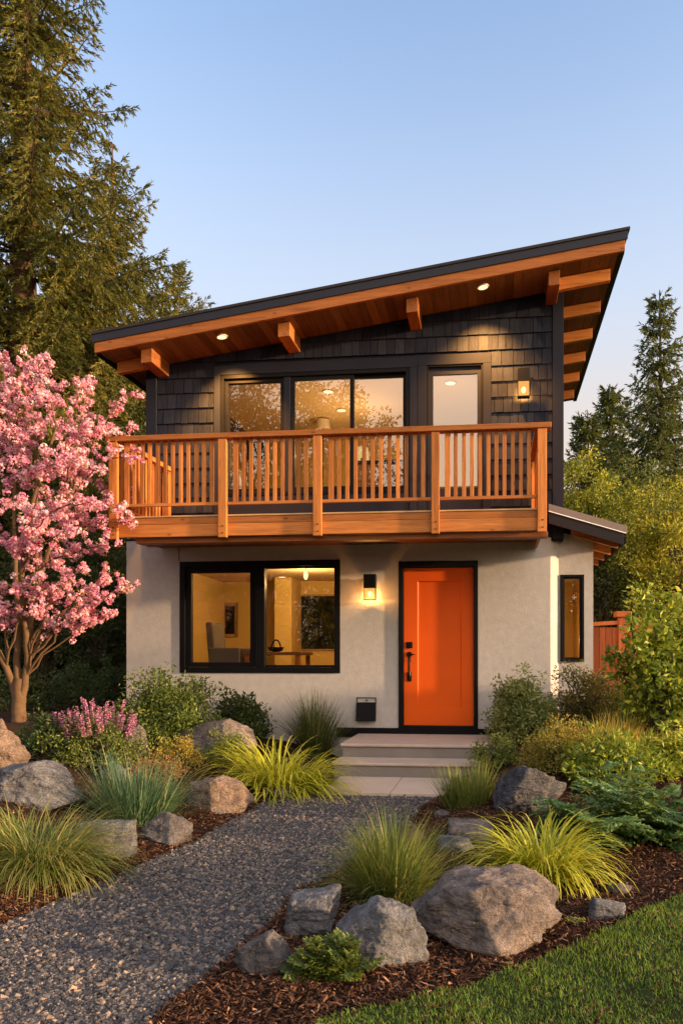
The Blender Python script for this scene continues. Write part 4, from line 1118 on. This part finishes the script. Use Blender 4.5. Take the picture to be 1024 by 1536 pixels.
def bent(a, b, sag=.0, k=6, rng=None, jit=.0):
    a, b = np.asarray(a, float), np.asarray(b, float)
    t = np.linspace(0, 1, k)[:, None]
    p = a + (b - a) * t; L = np.linalg.norm(b - a)
    p[:, 2] += (sag * L * np.sin(math.pi * t[:, 0]))
    if rng is not None: p[1:-1] += rng.normal(0, jit * L, (k - 2, 3))
    return p
def shrub(label, px, py, hpx, wpx, mat, seed, ln=.035, wd=.018, clumps=90, per=40, sig=None, r0=.5, name='shrub', cat='shrub', group=None, dens=1.0, dep=.85, stems=True, loose=.12, knobk=.38, flowers=None, up=.45, low=.05, Y=None, bark=None):
    rg = np.random.default_rng(seed)
    b = G(px, py) if Y is None else on(px, Y)
    k = mpp(b)
    if Y is not None: hpx = hpx if hpx > 0 else 0
    h, w = hpx * k, wpx * k / 2
    t = thing(name, label, cat, b, group)
    d = rdirs(clumps, rg); d[:, 2] = np.abs(d[:, 2])
    rad = rg.uniform(.35, 1.0, clumps) ** .6 * (1 + rg.normal(0, loose, clumps))
    # knobbly outline
    knob = np.array([mnoise.noise(Vector(q * 1.9 + np.array([seed, 0, 0]))) for q in d])
    rad = rad * (1 + knobk * knob)
    c = b + d * rad[:, None] * np.array([w, w * dep, h * (1 - low)]) + np.array([0, 0, h * low])
    c[:, 2] = np.maximum(c[:, 2], H(c[:, 0], c[:, 1]) + .02)
    s = sig or max(.05, .18 * min(w, h))
    mb = MB(); leaf_cloud(mb, c, s, per, ln, wd, rg, r0, up)
    mb.build('foliage', mat, t)
    if stems:
        mb = MB()
        for q in c[rg.permutation(clumps)[:min(clumps, 42)]]:
            bb = b + np.array([rg.normal(0, w * .12), rg.normal(0, w * .1), -.03])
            mb.tube(bent(bb, q, .08, 5, rg, .04), np.linspace(.008, .003, 5) * (1 + h), 5)
        mb.build('stems', bark or M_BARKG, t)
    return t, b, c, rg, k
M_LG = m_leaf('shrub_green', [(0, (.030, .055, .010)), (.5, (.090, .135, .024)), (.85, (.19, .23, .040)), (1, (.32, .31, .06))])
M_LD = m_leaf('shrub_dark', [(0, (.012, .026, .008)), (.5, (.035, .065, .016)), (1, (.10, .13, .03))])
M_LP = m_leaf('shrub_pale', [(0, (.07, .10, .025)), (.5, (.19, .23, .065)), (1, (.40, .40, .13))])
M_LR = m_leaf('shrub_reddish', [(0, (.03, .04, .012)), (.45, (.085, .095, .026)), (.8, (.17, .125, .040)), (1, (.28, .11, .045))])
M_LY = m_leaf('shrub_golden', [(0, (.08, .095, .014)), (.45, (.23, .22, .030)), (.8, (.45, .33, .045)), (1, (.55, .28, .08))])
M_LB = m_leaf('leafy_bright', [(0, (.045, .085, .010)), (.5, (.18, .25, .022)), (.85, (.38, .41, .04)), (1, (.56, .52, .07))])
M_LPK = m_leaf('shrub_peach', [(0, (.12, .10, .03)), (.4, (.28, .20, .05)), (.8, (.42, .20, .10)), (1, (.50, .18, .13))])
M_FERN = m_leaf('blue_fern', [(0, (.035, .090, .028)), (.5, (.105, .205, .062)), (.85, (.19, .30, .095)), (1, (.30, .36, .12))], .3)
M_PINKSP = m_leaf('pink_spike', [(0, (.28, .08, .18)), (.5, (.52, .19, .36)), (1, (.70, .34, .48))], .3)
shrub('large rounded green shrub under the left end of the stucco wall', 246, 1112, 98, 150, M_LG, 201, .050, .026, 200, 50, r0=.42)
shrub('compact dark green glossy shrub below the ground floor window', 358, 1104, 64, 88, M_LD, 202, .06, .035, 80, 34, r0=.5)
shrub('low leafy plant to the left of the pink flower spikes', 70, 1140, 70, 95, M_LD, 204, .045, .026, 70, 34, r0=.6)
shrub('small green mound between the wide boulder and yellow grass', 345, 1147, 46, 72, M_LG, 206, .03, .016, 60, 40, r0=.6)
t_, b_, c_, rg, k = shrub('bushy plant topped with pink flower spikes', 150, 1150, 84, 130, M_LG, 203, .035, .016, 120, 40, r0=.6, name='flowering_shrub', loose=.1)
mb = MB(); ms = MB()
for q in range(46):
    a = rg.uniform(0, 6.28); rr = math.sqrt(rg.random())
    p0 = b_ + np.array([math.cos(a) * rr * 48 * k, math.sin(a) * rr * 35 * k, 55 * k * (1 - .5 * rr ** 2)])
    tip = p0 + np.array([math.cos(a) * rr * 16 * k + rg.normal(0, 3 * k), math.sin(a) * rr * 12 * k, rg.uniform(30, 56) * k])
    ms.tube(bent(p0, tip, .02, 4), [.004, .004, .003, .002], 5)
    n = 60; tt = rg.uniform(.3, 1.0, n)
    c = p0 + (tip - p0) * tt[:, None]
    d = unit(rg.normal(size=(n, 3)) * (1, 1, .4) + (0, 0, .3)); w = unit(np.cross(d, rg.normal(size=(n, 3))))
    mb.cards(c, d, w, .030 * (1.25 - tt * .7), .017, np.clip(rg.normal(.5, .25, n), 0, 1))
mb.build('flower_spikes', M_PINKSP, t_); ms.build('flower_stalks', M_BARKG, t_)
shrub('yellow and peach coloured low shrub in the left bed', 262, 1150, 48, 78, M_LY, 205, .026, .014, 80, 40, r0=.55)
shrub('peach pink tinted low plant in front of the yellow one', 235, 1172, 40, 90, M_LPK, 207, .024, .013, 60, 36, r0=.55)
shrub('airy pale green shrub right of the orange door', 785, 1112, 104, 100, M_LP, 210, .050, .024, 230, 44, r0=.5, loose=.08, knobk=.22)
shrub('dark reddish leaved shrub below the slim window', 888, 1108, 104, 122, M_LR, 211, .040, .022, 210, 50, r0=.5)
shrub('golden tipped low shrub behind the dark slate boulder', 832, 1158, 76, 110, M_LY, 212, .026, .013, 130, 44, r0=.5)
shrub('low green shrub beside the top step', 742, 1150, 46, 80, M_LG, 213, .03, .015, 70, 40, r0=.65)
shrub('bright green leafy perennial above the blue green fern', 915, 1180, 84, 140, M_LB, 214, .07, .028, 100, 26, r0=.5, up=.8, stems=False, name='perennial_plant')
shrub('bright leafy perennial at the right edge of the bed', 1003, 1165, 74, 90, M_LB, 216, .075, .028, 70, 26, r0=.6, up=.8, stems=False, name='perennial_plant')
shrub('green feathery shrub at the right edge under the broad leaved bush', 1014, 1106, 60, 70, M_LB, 217, .035, .014, 70, 40, r0=.45)
shrub('golden low ground plant in the right bed above the fern', 870, 1150, 60, 100, M_LY, 218, .028, .014, 80, 40, r0=.6)
shrub('dark low shrub between the fence and the golden grass', 950, 1092, 70, 100, M_LD, 219, .05, .026, 70, 30, r0=.4)

# feathery ferns: arching stalks with pairs of leaflets
def fern(label, px, py, hpx, wpx, n, mat, seed, leaflet=(.05, .024), th=(.2, 1.3), bend=(.3, 1.0), pairs=16, r0=.5, sub=True, group=None, rows=(9, 7)):
    rg = np.random.default_rng(seed)
    b = G(px, py); k = mpp(b); w = wpx * k / 2; h = hpx * k
    t = thing('fern', label, 'fern', b, group)
    mb = MB(); ms = MB()
    az = rg.uniform(0, 6.283, n)
    for i in range(n):
        q = rg.random()
        t0 = th[0] + (th[1] - th[0]) * q; bd = rg.uniform(*bend)
        L = (h + (w - h) * q) * rg.uniform(.75, 1.15)
        hd = np.array([math.cos(az[i]), .85 * math.sin(az[i]), 0]); pts = [b + np.array([rg.normal(0, .05 * w), rg.normal(0, .05 * w), -.02])]
        m = 10
        for j in range(m):
            a = t0 + bd * ((j + .5) / m) ** 1.3
            pts.append(pts[-1] + (hd * math.sin(a) + np.array([0, 0, math.cos(a)])) * L / m)
        pts = np.array(pts); pts[:, 2] = np.maximum(pts[:, 2], H(pts[:, 0], pts[:, 1]) + .02)
        ms.tube(pts, np.linspace(.006, .002, m + 1), 5)
        def along(path, npair, l0, w0, s0):
            tt = np.linspace(s0, .98, npair)
            ii = tt * (len(path) - 1); i0 = np.minimum(ii.astype(int), len(path) - 2); fr = (ii - i0)[:, None]
            c = path[i0] * (1 - fr) + path[i0 + 1] * fr; tg = unit(path[i0 + 1] - path[i0])
            sd = unit(np.cross(tg, np.array([0, 0, 1.0]) + rg.normal(0, .2, 3)))
            out = []
            for sgn in (-1, 1):
                d = unit(sd * sgn + tg * .55 + np.array([0, 0, -.12]) + rg.normal(0, .12, (npair, 3)))
                out.append((c, d, tg, l0 * (1.1 - .55 * np.abs(tt - .45) * 1.6), w0))
            return out
        if sub:
            for c, d, tg, ln, wd in along(pts, rows[0], L * .36, 0, .22):
                for j in range(len(c)):
                    path = np.stack([c[j], c[j] + d[j] * ln[j] * .5 - (0, 0, .01), c[j] + d[j] * ln[j] - (0, 0, .1 * ln[j])])
                    for c2, d2, tg2, l2, w2 in along(path, rows[1], leaflet[0], leaflet[1], .12):
                        mb.cards(c2, d2, unit(tg2), l2, w2, np.clip(rg.normal(r0, .17, len(c2)) + .1 * rg.normal(), 0, 1))
        else:
            for c2, d2, tg2, l2, w2 in along(pts, pairs, leaflet[0], leaflet[1], .15):
                mb.cards(c2, d2, unit(tg2), l2, w2, np.clip(rg.normal(r0, .17, len(c2)), 0, 1))
    mb.build('fronds', mat, t); ms.build('stalks', M_BARKG, t)
fern('broad blue green feathery plant spreading over the right bed', 915, 1262, 118, 250, 34, M_FERN, 301, (.056, .054), (.2, 1.25), (.35, 1.0), rows=(6, 5))
fern('blue green feathery plant cut by the right edge of the photo', 1015, 1262, 100, 160, 18, M_FERN, 302, (.056, .054), (.2, 1.25), (.35, 1.0), rows=(6, 5))
fern('small ferny plant on mulch in front of the rounded grey boulder', 498, 1462, 66, 124, 34, M_LG, 303, (.024, .018), (.15, 1.2), (.1, .7), 13, .5)
fern('tiny yellow green seedling at the foot of the largest boulder', 858, 1385, 18, 44, 14, M_LB, 304, (.016, .010), (.3, 1.3), (.1, .5), 7, .8, False)

# ------------------------------------------------------------------ trees
M_ND = m_leaf('spruce_needles', [(0, (.022, .034, .010)), (.5, (.085, .092, .018)), (.85, (.22, .18, .028)), (1, (.32, .24, .045))], .25, .6, .2)
M_NG = m_leaf('fir_needles', [(0, (.020, .040, .015)), (.5, (.055, .085, .025)), (1, (.17, .17, .04))], .25, .6, .2)
def conifer(label, px, Y, Ht, slope, zc, seed, mat, step=.3, nbr=5, card=(.13, .034), sp=.05, up=0.0, group='conifers behind the house', maxL=6, name='conifer_tree', trunk=.012, zmax=None, x=None):
    rg = np.random.default_rng(seed)
    x = X(px, Y) if x is None else x
    b = np.array([x, Y, float(H(x, Y))])
    t = thing(name, label, 'tree', b, group)
    mb = MB()
    zz = np.linspace(0, 1, 14)
    mb.tube([b + (.05 * math.sin(3 * q), .04 * math.cos(5 * q), Ht * q - .1) for q in zz], Ht * trunk * (1 - zz) ** .85 + .012, 12)
    S, D, Ln, Rr = [], [], [], []
    z = zc
    while z < Ht - .12:
        base = rg.uniform(0, 6.28)
        for i in range(nbr):
            if z > Ht * .97 and i > 2: continue
            L = min(maxL, (slope * (Ht - z) + .12) * rg.uniform(.62, 1.15))
            az = base + i * 6.283 / nbr + rg.normal(0, .25)
            zz0 = z + rg.uniform(-.22, .22) * step
            hd = np.array([math.cos(az), math.sin(az), 0]); fr_ = z / Ht
            a = rg.uniform(-.32, -.05) * (1 - fr_) + .35 * fr_ + up; c2 = rg.uniform(.12, .30)
            s = np.linspace(0, 1, 7)
            path = b + (0, 0, zz0) + hd * (L * s)[:, None] + np.array([0, 0, 1.0]) * (L * (a * s + c2 * s * s))[:, None]
            mb.tube(path, np.linspace(.012 + .012 * L, .004, 7), 5, cap=False)
            m = max(5, int(L / .085))
            tt = np.linspace(.10, 1.0, m)
            ii = tt * 6; i0 = np.minimum(ii.astype(int), 5); f_ = (ii - i0)[:, None]
            c = path[i0] * (1 - f_) + path[i0 + 1] * f_; tg = unit(path[i0 + 1] - path[i0])
            sd = np.array([-hd[1], hd[0], 0]); br = rg.normal(0, .13)
            for sgn in (-1, 1):
                ang = rg.uniform(.5, 1.1, m)
                d = tg * np.cos(ang)[:, None] + sd * sgn * np.sin(ang)[:, None] + np.array([0, 0, 1.0]) * rg.uniform(-1.5, -.15, m)[:, None] + rg.normal(0, .1, (m, 3))
                S.append(c); D.append(unit(d)); Ln.append(np.minimum(.95, .14 + .34 * L * (1 - tt) ** .7 * np.minimum(1, tt * 3 + .3)) * rg.uniform(.6, 1.2, m)); Rr.append(np.full(m, br))
            S.append(c[-2:]); D.append(tg[-2:]); Ln.append(np.full(2, .18)); Rr.append(np.full(2, br))
        z += step * rg.uniform(.75, 1.25)
    S, D, Ln, Rr = map(np.concatenate, (S, D, Ln, Rr))
    cnt = np.maximum(5, (Ln / sp).astype(int)); idx = np.repeat(np.arange(len(S)), cnt); n = len(idx)
    u = rg.random(n)
    c = S[idx] + D[idx] * (Ln[idx] * u)[:, None]; c[:, 2] -= .12 * Ln[idx] * u * u
    rv = rdirs(n, rg); d = unit(D[idx] + rv * .55 + np.array([0, 0, -.12])); w = unit(np.cross(d, rg.normal(size=(n, 3))))
    lv = MB(); lv.cards(c, d, w, rg.uniform(.7, 1.2, n) * card[0], rg.uniform(.8, 1.2, n) * card[1], np.clip(.5 + Rr[idx] + rg.normal(0, .16, n), 0, 1))
    lv.build('crown', mat, t); mb.build('trunk', M_BARK, t)
    print('conifer', label, n)
    return t
conifer('tallest spruce at the left edge, its top out of the photo', 34, 16.0, 21.0, .275, 1.6, 401, M_ND, .64, 7, (.12, .030), .018, trunk=.020)
conifer('spruce just right of the tallest one, behind the roof corner', 168, 19.0, 14.6, .36, 1.2, 402, M_ND, .62, 7, (.13, .032), .021, trunk=.017)
conifer('short spruce peeking over the left slope of the roof', 262, 22.5, 13.0, .48, 2.5, 403, M_ND, .42, 7, (.15, .036), .027)
conifer('tall pointed fir standing alone against the sky at right', 988, 22.0, Z(988, 432, 22.0) - .4, .245, 1.5, 404, M_NG, .40, 8, (.14, .036), .024, trunk=.011)
conifer('smaller fir left of the tall pointed fir', 916, 25.0, Z(916, 576, 25.0) - .4, .25, 2, 405, M_NG, .32, 7, (.18, .055), .05)
conifer('small fir tip nearest the right eave of the house', 880, 24.0, Z(880, 610, 24.0) - .4, .24, 2, 406, M_NG, .32, 7, (.18, .055), .05)
conifer('dark spruce behind the blossom tree at the left', 95, 24.0, 14.0, .5, .8, 407, M_NG, .40, 7, (.22, .07), .08)

def broadleaf(label, px, Y, pyt, wpx, mat, seed, ln=.07, wd=.04, clumps=120, per=70, z0=.25, r0=.5, name='leafy_tree', group=None, sig=None, x=None, Ht=None, wm=None, bark=None, dep=.9):
    rg = np.random.default_rng(seed)
    x = X(px, Y) if x is None else x
    b = np.array([x, Y, float(H(x, Y))]); k = mpp(b)
    Ht = Ht or Z(px, pyt, Y) - b[2]; w = wm or wpx * k / 2
    t = thing(name, label, 'tree', b, group)
    d = rdirs(clumps, rg); knob = np.array([mnoise.noise(Vector(q * 1.6 + np.array([seed * 1.7, 0, 0]))) for q in d])
    rad = rg.uniform(.2, 1, clumps) ** .5 * (1 + .45 * knob)
    cz = Ht * (z0 + (1 - z0) * .45)
    c = b + np.array([0, 0, cz]) + d * rad[:, None] * np.array([w, w * dep, Ht * (1 - z0) * .52])
    c[:, 2] = np.minimum(c[:, 2], b[2] + Ht)
    mb = MB(); leaf_cloud(mb, c, sig or .13 * (w + .3), per, ln, wd, rg, r0, .5); mb.build('crown', mat, t)
    mb = MB(); zz = np.linspace(0, 1, 8)
    mb.tube([b + (.08 * w * math.sin(4 * q), 0, Ht * .85 * q - .05) for q in zz], .018 * Ht * (1 - zz * .9), 8)
    for q in c[rg.permutation(clumps)[:40]]:
        hz_ = rg.uniform(.12, .6) * (q[2] - b[2])
        mb.tube(bent(b + (.08 * w * math.sin(4 * hz_ / (Ht * .85)), 0, hz_), q, .06, 6, rg, .03), np.linspace(.007 * Ht, .004, 6), 5, cap=False)
    mb.build('trunk', bark or M_BARKG, t)
    return t
M_TY = m_leaf('tree_yellowgreen', [(0, (.060, .085, .010)), (.45, (.215, .245, .022)), (.8, (.46, .42, .035)), (1, (.60, .50, .06))])
M_TG = m_leaf('tree_green', [(0, (.028, .050, .012)), (.5, (.080, .120, .024)), (1, (.22, .23, .04))])
M_TDK = m_leaf('tree_dark', [(0, (.012, .020, .008)), (.5, (.030, .048, .014)), (1, (.09, .10, .025))])
GR = 'leafy trees behind the fence'
broadleaf('yellow green tree beside the right corner of the house', 885, 15.5, 668, 150, M_TY, 501, .075, .042, 190, 90, .15, .42, group=GR)
broadleaf('golden leaved tree cut by the right edge of the photo', 1012, 14.0, 690, 150, M_TY, 502, .075, .042, 190, 90, .1, .62, group=GR)
broadleaf('green tree between the house corner and the golden leaved tree', 945, 17.5, 655, 120, M_TG, 503, .08, .045, 160, 90, .1, .6, group=GR)
broadleaf('dark green tree low behind the annex eave', 905, 14.2, 800, 110, M_TDK, 504, .07, .04, 130, 80, .02, .6, group=GR)
broadleaf('dark tree at the far right behind the broad leaved bush', 1000, 19, 720, 200, M_TDK, 505, .10, .06, 150, 80, .05, .6, group=GR)
broadleaf('green tree at the back against the house corner', 852, 19.5, 690, 70, M_TG, 506, .09, .05, 110, 70, .05, .5, group=GR)
shrub('broad leaved bush with yellow green leaves before the fence at right', 1000, 1075, 240, 170, M_LB, 511, .085, .06, 150, 26, name='broadleaf_bush', r0=.48, loose=.14, low=.18, Y=8.6)
# dark understorey at the left
GL = 'dark evergreens left of the house'
for j, (px, Y, pyt, wpx, lab) in enumerate([(150, 12.6, 800, 130, 'dark evergreen thicket touching the left wall of the house'), (60, 13.2, 760, 150, 'dark evergreen thicket behind the blossom tree trunk'), (-30, 12.5, 820, 150, 'dark evergreen thicket at the left edge'), (110, 15.5, 560, 190, 'tall dark evergreen filling the gap under the spruces'), (195, 16.5, 600, 130, 'tall dark evergreen behind the left end of the balcony'), (10, 17, 600, 200, 'tall dark evergreen at the left behind the blossoms')]):
    broadleaf(lab, px, Y, pyt, wpx, M_TDK, 520 + j, .07 if j < 3 else .11, .04 if j < 3 else .05, 130, 70, .0, .5, 'evergreen_tree', GL)
for j, (px, Y, h_, w_, lab) in enumerate([(110, 10.6, 60, 110, 'low dark shrub in the shade behind the pink flower spikes'), (20, 10.4, 55, 110, 'low dark shrub in the shade left of the tree trunk'), (170, 11.2, 70, 70, 'low dark shrub at the left foot of the house wall')]):
    shrub(lab, px, 0, h_, w_, M_LD, 540 + j, .05, .028, 70, 34, Y=Y, r0=.45)

# blossom tree
rg = np.random.default_rng(77)
YT = 8.5
b = P(30, 1096, YT); b[2] = float(H(b[0], b[1]))
cherry = thing('blossom_tree', 'pink blossoming tree left of the house', 'tree', b)
mb = MB(); K = mpp(b)
def pp(px, py, dy=0.0): 
    q = P(px, py, YT); q[1] += dy; q[0] *= q[1] / YT; q[2] = E + (q[2] - E) * q[1] / YT; return q
def limb(pts, r0_, r1_, n=10, k=18):
    pts = np.array(pts, float); s = np.linspace(0, 1, len(pts)); u = np.linspace(0, 1, k)
    q = np.stack([np.interp(u, s, pts[:, i]) for i in range(3)], -1)
    for _ in range(3): q[1:-1] = .25 * q[:-2] + .5 * q[1:-1] + .25 * q[2:]
    q[1:-1] += rg.normal(0, .006, (k - 2, 3))
    mb.tube(q, np.linspace(r0_, r1_, k), n, cap=False); return q
base = np.array([b[0], b[1], b[2] - .1])
limb([base, base + (0, 0, .12), pp(29, 1065), pp(29, 1040), pp(30, 1018)], .096, .062, 16)
L1 = limb([pp(30, 1066), pp(36, 1030), pp(43, 995), pp(46, 940), pp(54, 860), pp(58, 760), pp(50, 640)], .048, .014)
L2 = limb([pp(29, 1066), pp(28, 1020), pp(27, 985), pp(26, 930, .1), pp(27, 860, .15), pp(18, 740, .2), pp(28, 600, .2)], .050, .014)
L3 = limb([pp(28, 1066), pp(22, 1034), pp(6, 992, -.1), pp(-14, 955, -.2), pp(-60, 860, -.3), pp(-85, 740, -.3)], .050, .014)
L4 = limb([pp(42, 1000, 0), pp(38, 930, -.25), pp(30, 840, -.4), pp(60, 720, -.5), pp(85, 640, -.5)], .04, .012)
L5 = limb([pp(48, 905, 0), pp(75, 820, -.1), pp(110, 730, -.15), pp(140, 660, -.1)], .032, .01)
limbs = [L1, L2, L3, L4, L5]
tips = [(40, 520, 0), (76, 545, .2), (8, 530, .1), (118, 552, -.2), (130, 575, .3), (190, 588, 0), (176, 640, -.1), (214, 688, -.2), (196, 655, .3), (206, 782, -.1), (195, 740, .3), (200, 762, -.4), (202, 878, -.1), (180, 850, .3), (186, 815, -.5), (176, 918, 0), (140, 935, -.1), (160, 890, -.4), (120, 905, .4), (100, 870, -.6), (90, 880, .5), (60, 865, -.7), (60, 600, -.5), (95, 640, -.7), (130, 690, -.8), (150, 760, -.9), (110, 800, -1.0), (60, 760, -1.1), (30, 690, -1.0), (15, 820, -.9), (-20, 600, 0), (-40, 700, -.5), (-60, 800, 0), (-70, 650, .3), (0, 880, -.4), (20, 640, -.6), (140, 640, .6), (120, 720, .9), (60, 640, .9), (0, 700, .9), (90, 580, .5), (160, 700, .5), (-10, 560, -.3), (30, 560, .4), (10, 750, -1.1), (90, 700, -1.0), (45, 820, -.9), (130, 850, -.7), (150, 700, -.5), (80, 770, -.9), (100, 600, -.3), (150, 830, .6), (-10, 640, -.8), (55, 545, -.2), (5, 590, .3), (165, 795, .1), (24, 905, -.3)]
cl = []
for i, (px, py, dy) in enumerate(tips):
    tip = pp(px + rg.normal(0, 3), py + rg.normal(0, 3), dy)
    al = np.concatenate([q[6:] for q in limbs])
    dd = np.linalg.norm(al - tip, axis=1) + 1.2 * np.maximum(0, al[:, 2] - tip[2] + .25)
    st_ = al[np.argmin(np.abs(dd - 1.0) if dd.min() < 1.0 else dd)]
    if py > 840: st_ = L1[int(rg.integers(4, 9))] if px > 60 else L3[6]
    path = bent(st_, tip, .10, 10, rg, .012); Lb = np.linalg.norm(tip - st_)
    mb.tube(path, np.linspace(.006 + .007 * Lb, .003, 10), 6, cap=False)
    n0 = 1 - min(.95, 1.0 / max(Lb, .2)) if py < 840 else .45
    for u in np.arange(max(.12, n0), 1.0, .095 / max(Lb, .3)):
        j = u * 9; j0 = min(int(j), 8); q = path[j0] * (1 - (j - j0)) + path[j0 + 1] * (j - j0)
        cl.append(q + rg.normal(0, .03, 3))
    for s_ in range(int(4 * min(1.3, Lb)) + 2):
        u = rg.uniform(max(.15, n0), .97); j = u * 9; j0 = min(int(j), 8); q = path[j0]
        tw = q + unit(rg.normal(size=3) * (1, 1, .7) + unit(tip - st_) * .7 + (0, 0, .25)) * rg.uniform(.14, .34) * (.6 if u > .85 else 1)
        mb.tube(bent(q, tw, .05, 4), [.005, .004, .003, .002], 5, cap=False)
        for v_ in np.arange(.4, 1.01, .25): cl.append(q + (tw - q) * v_ + rg.normal(0, .018, 3))
mb.build('trunk', M_BARKC, cherry, smooth=True)
cl = np.array(cl)
def petals(cl, per, rad, size, mat, name, rg):
    n = len(cl) * per; ci = np.repeat(np.arange(len(cl)), per)
    o = rdirs(n, rg); off = o * (rad * rg.uniform(.65, 1.4, len(cl))[ci] * rg.uniform(.55, 1, n))[:, None]
    d = unit(rg.normal(size=(n, 3)) + o * .2); d = unit(d - o * (d * o).sum(1, keepdims=True) * .7); w = unit(np.cross(d, o + rg.normal(0, .3, (n, 3))))
    m = MB(); m.cards(cl[ci] + off - d * size * .5, d, w, size * rg.uniform(.8, 1.2, n), size * .95, np.clip(.56 + rg.normal(0, .2, len(cl))[ci] + rg.normal(0, .16, n), 0, 1))
    m.build(name, mat, cherry)
M_BLOS = m_leaf('pink_blossom', [(0, (.50, .15, .22)), (.4, (.80, .31, .45)), (.75, (.88, .49, .58)), (1, (.93, .70, .72))], .35, .7, .15)
print('clusters', len(cl))
petals(cl, 26, .044, .031, M_BLOS, 'blossom', rg)
sel = cl[rg.random(len(cl)) < .22]
m = MB(); n = len(sel) * 5; c = np.repeat(sel, 5, 0) + rg.normal(0, .05, (n, 3)); d = rdirs(n, rg); w = unit(np.cross(d, rg.normal(size=(n, 3))))
m.cards(c, d, w, .05, .022, rg.random(n)); m.build('young_leaves', m_leaf('young_leaf', [(0, (.12, .08, .02)), (1, (.28, .22, .05))]), cherry)

# ------------------------------------------------------------------ fence
YFN = 12.2
fz0, fz1 = .3, Z(905, 934, YFN)
xs0, xs1 = X(870, YFN), X(926, YFN)
f1 = thing('wooden_fence', 'red brown board fence behind the reddish shrub at right', 'fence', (xs0, YFN, .4))
g = MB(); x = xs0
while x < xs1 - .05:
    w = .098; g.box(x, x + w - .006, YFN + random.uniform(-.004, .004), YFN + .02, fz0, fz1 - .07 + random.uniform(-.005, .005)); x += w
g.build('boards', M_FENCE, f1, bevel=.004)
g = MB(); g.hexa([(xs0, YFN - .05, fz1 - .065), (xs1, YFN - .05, fz1 - .03), (xs1, YFN + .05, fz1 - .03), (xs0, YFN + .05, fz1 - .065), (xs0, YFN - .05, fz1 - .005), (xs1, YFN - .05, fz1 + .03), (xs1, YFN + .05, fz1 + .03), (xs0, YFN + .05, fz1 - .005)]); g.build('cap_rail', M_FENCE, f1, bevel=.005)
pz = Z(934, 926, YFN)
g = MB(); g.box(xs1 + .002, xs1 + .14, YFN - .06, YFN + .07, fz0, pz); po = g.build('post', M_FENCE, f1, bevel=.006)
g = MB(); g.box(xs1 - .05, xs1 + .19, YFN - .11, YFN + .12, pz + .001, pz + .09); g.build('post_cap', M_FENCE, po, bevel=.01)
g = MB(); x = xs1 + .145
while x < xs1 + 5:
    w = .098; g.box(x, x + w - .006, YFN + random.uniform(-.004, .004), YFN + .02, fz0, fz1 - .03 + random.uniform(-.005, .005)); x += w
g.build('boards', M_FENCE, f1, bevel=.004)

# ------------------------------------------------------------------ across the garden, seen only mirrored in the panes
GM = 'trees mirrored in the windows'
M_MIR = m_leaf('mirrored_leaf', [(0, (.010, .014, .005)), (.6, (.028, .034, .010)), (1, (.06, .06, .016))], .15)
for j, (x, y, Ht, w, lab) in enumerate([(-11.6, -15, 17.5, 3.6, 'tree mirrored in the left upstairs pane'), (-7.6, -16, 15.5, 3.0, 'tree mirrored in the middle upstairs pane'), (-15, -14, 12, 3.4, 'tree mirrored in the left ground floor sash'), (-3.6, -18, 10.0, 2.6, 'low tree mirrored below the sky in the right upstairs pane'), (4.3, -20, 9.5, 2.6, 'tree mirrored in the slim annex window')]):
    broadleaf(lab, 0, y, 0, 0, M_MIR, 600 + j, .20, .12, 230, 80, .12, .5, 'mirrored_tree', GM, x=x, Ht=Ht, wm=w)
broadleaf('long unseen hedge added to darken reflections low in the ground floor panes', 0, -24, 0, 0, M_MIR, 640, .2, .13, 420, 80, .0, .5, 'added_dimming_hedge', None, x=-13, Ht=5.0, wm=13.0, sig=.8, dep=.12)  # hedge added behind the viewer, blocks bright horizon gaps in the pane reflections
f2 = thing('garden_fence', 'cedar fence mirrored in the lower half of the slim window', 'fence', (2.5, -3.2, 0))
g = MB(); x = 1.6
while x < 6.5:
    g.box(x, x + .135, -3.2, -3.18, .05, 2.35); x += .14
g.build('boards', m_wood('bright_cedar_fence', (.42, .16, .05), 2), f2, bevel=.004)
g = MB(); g.box(1.58, 6.52, -3.23, -3.14, 2.352, 2.41); g.build('cap_rail', M_WX, f2, bevel=.004)
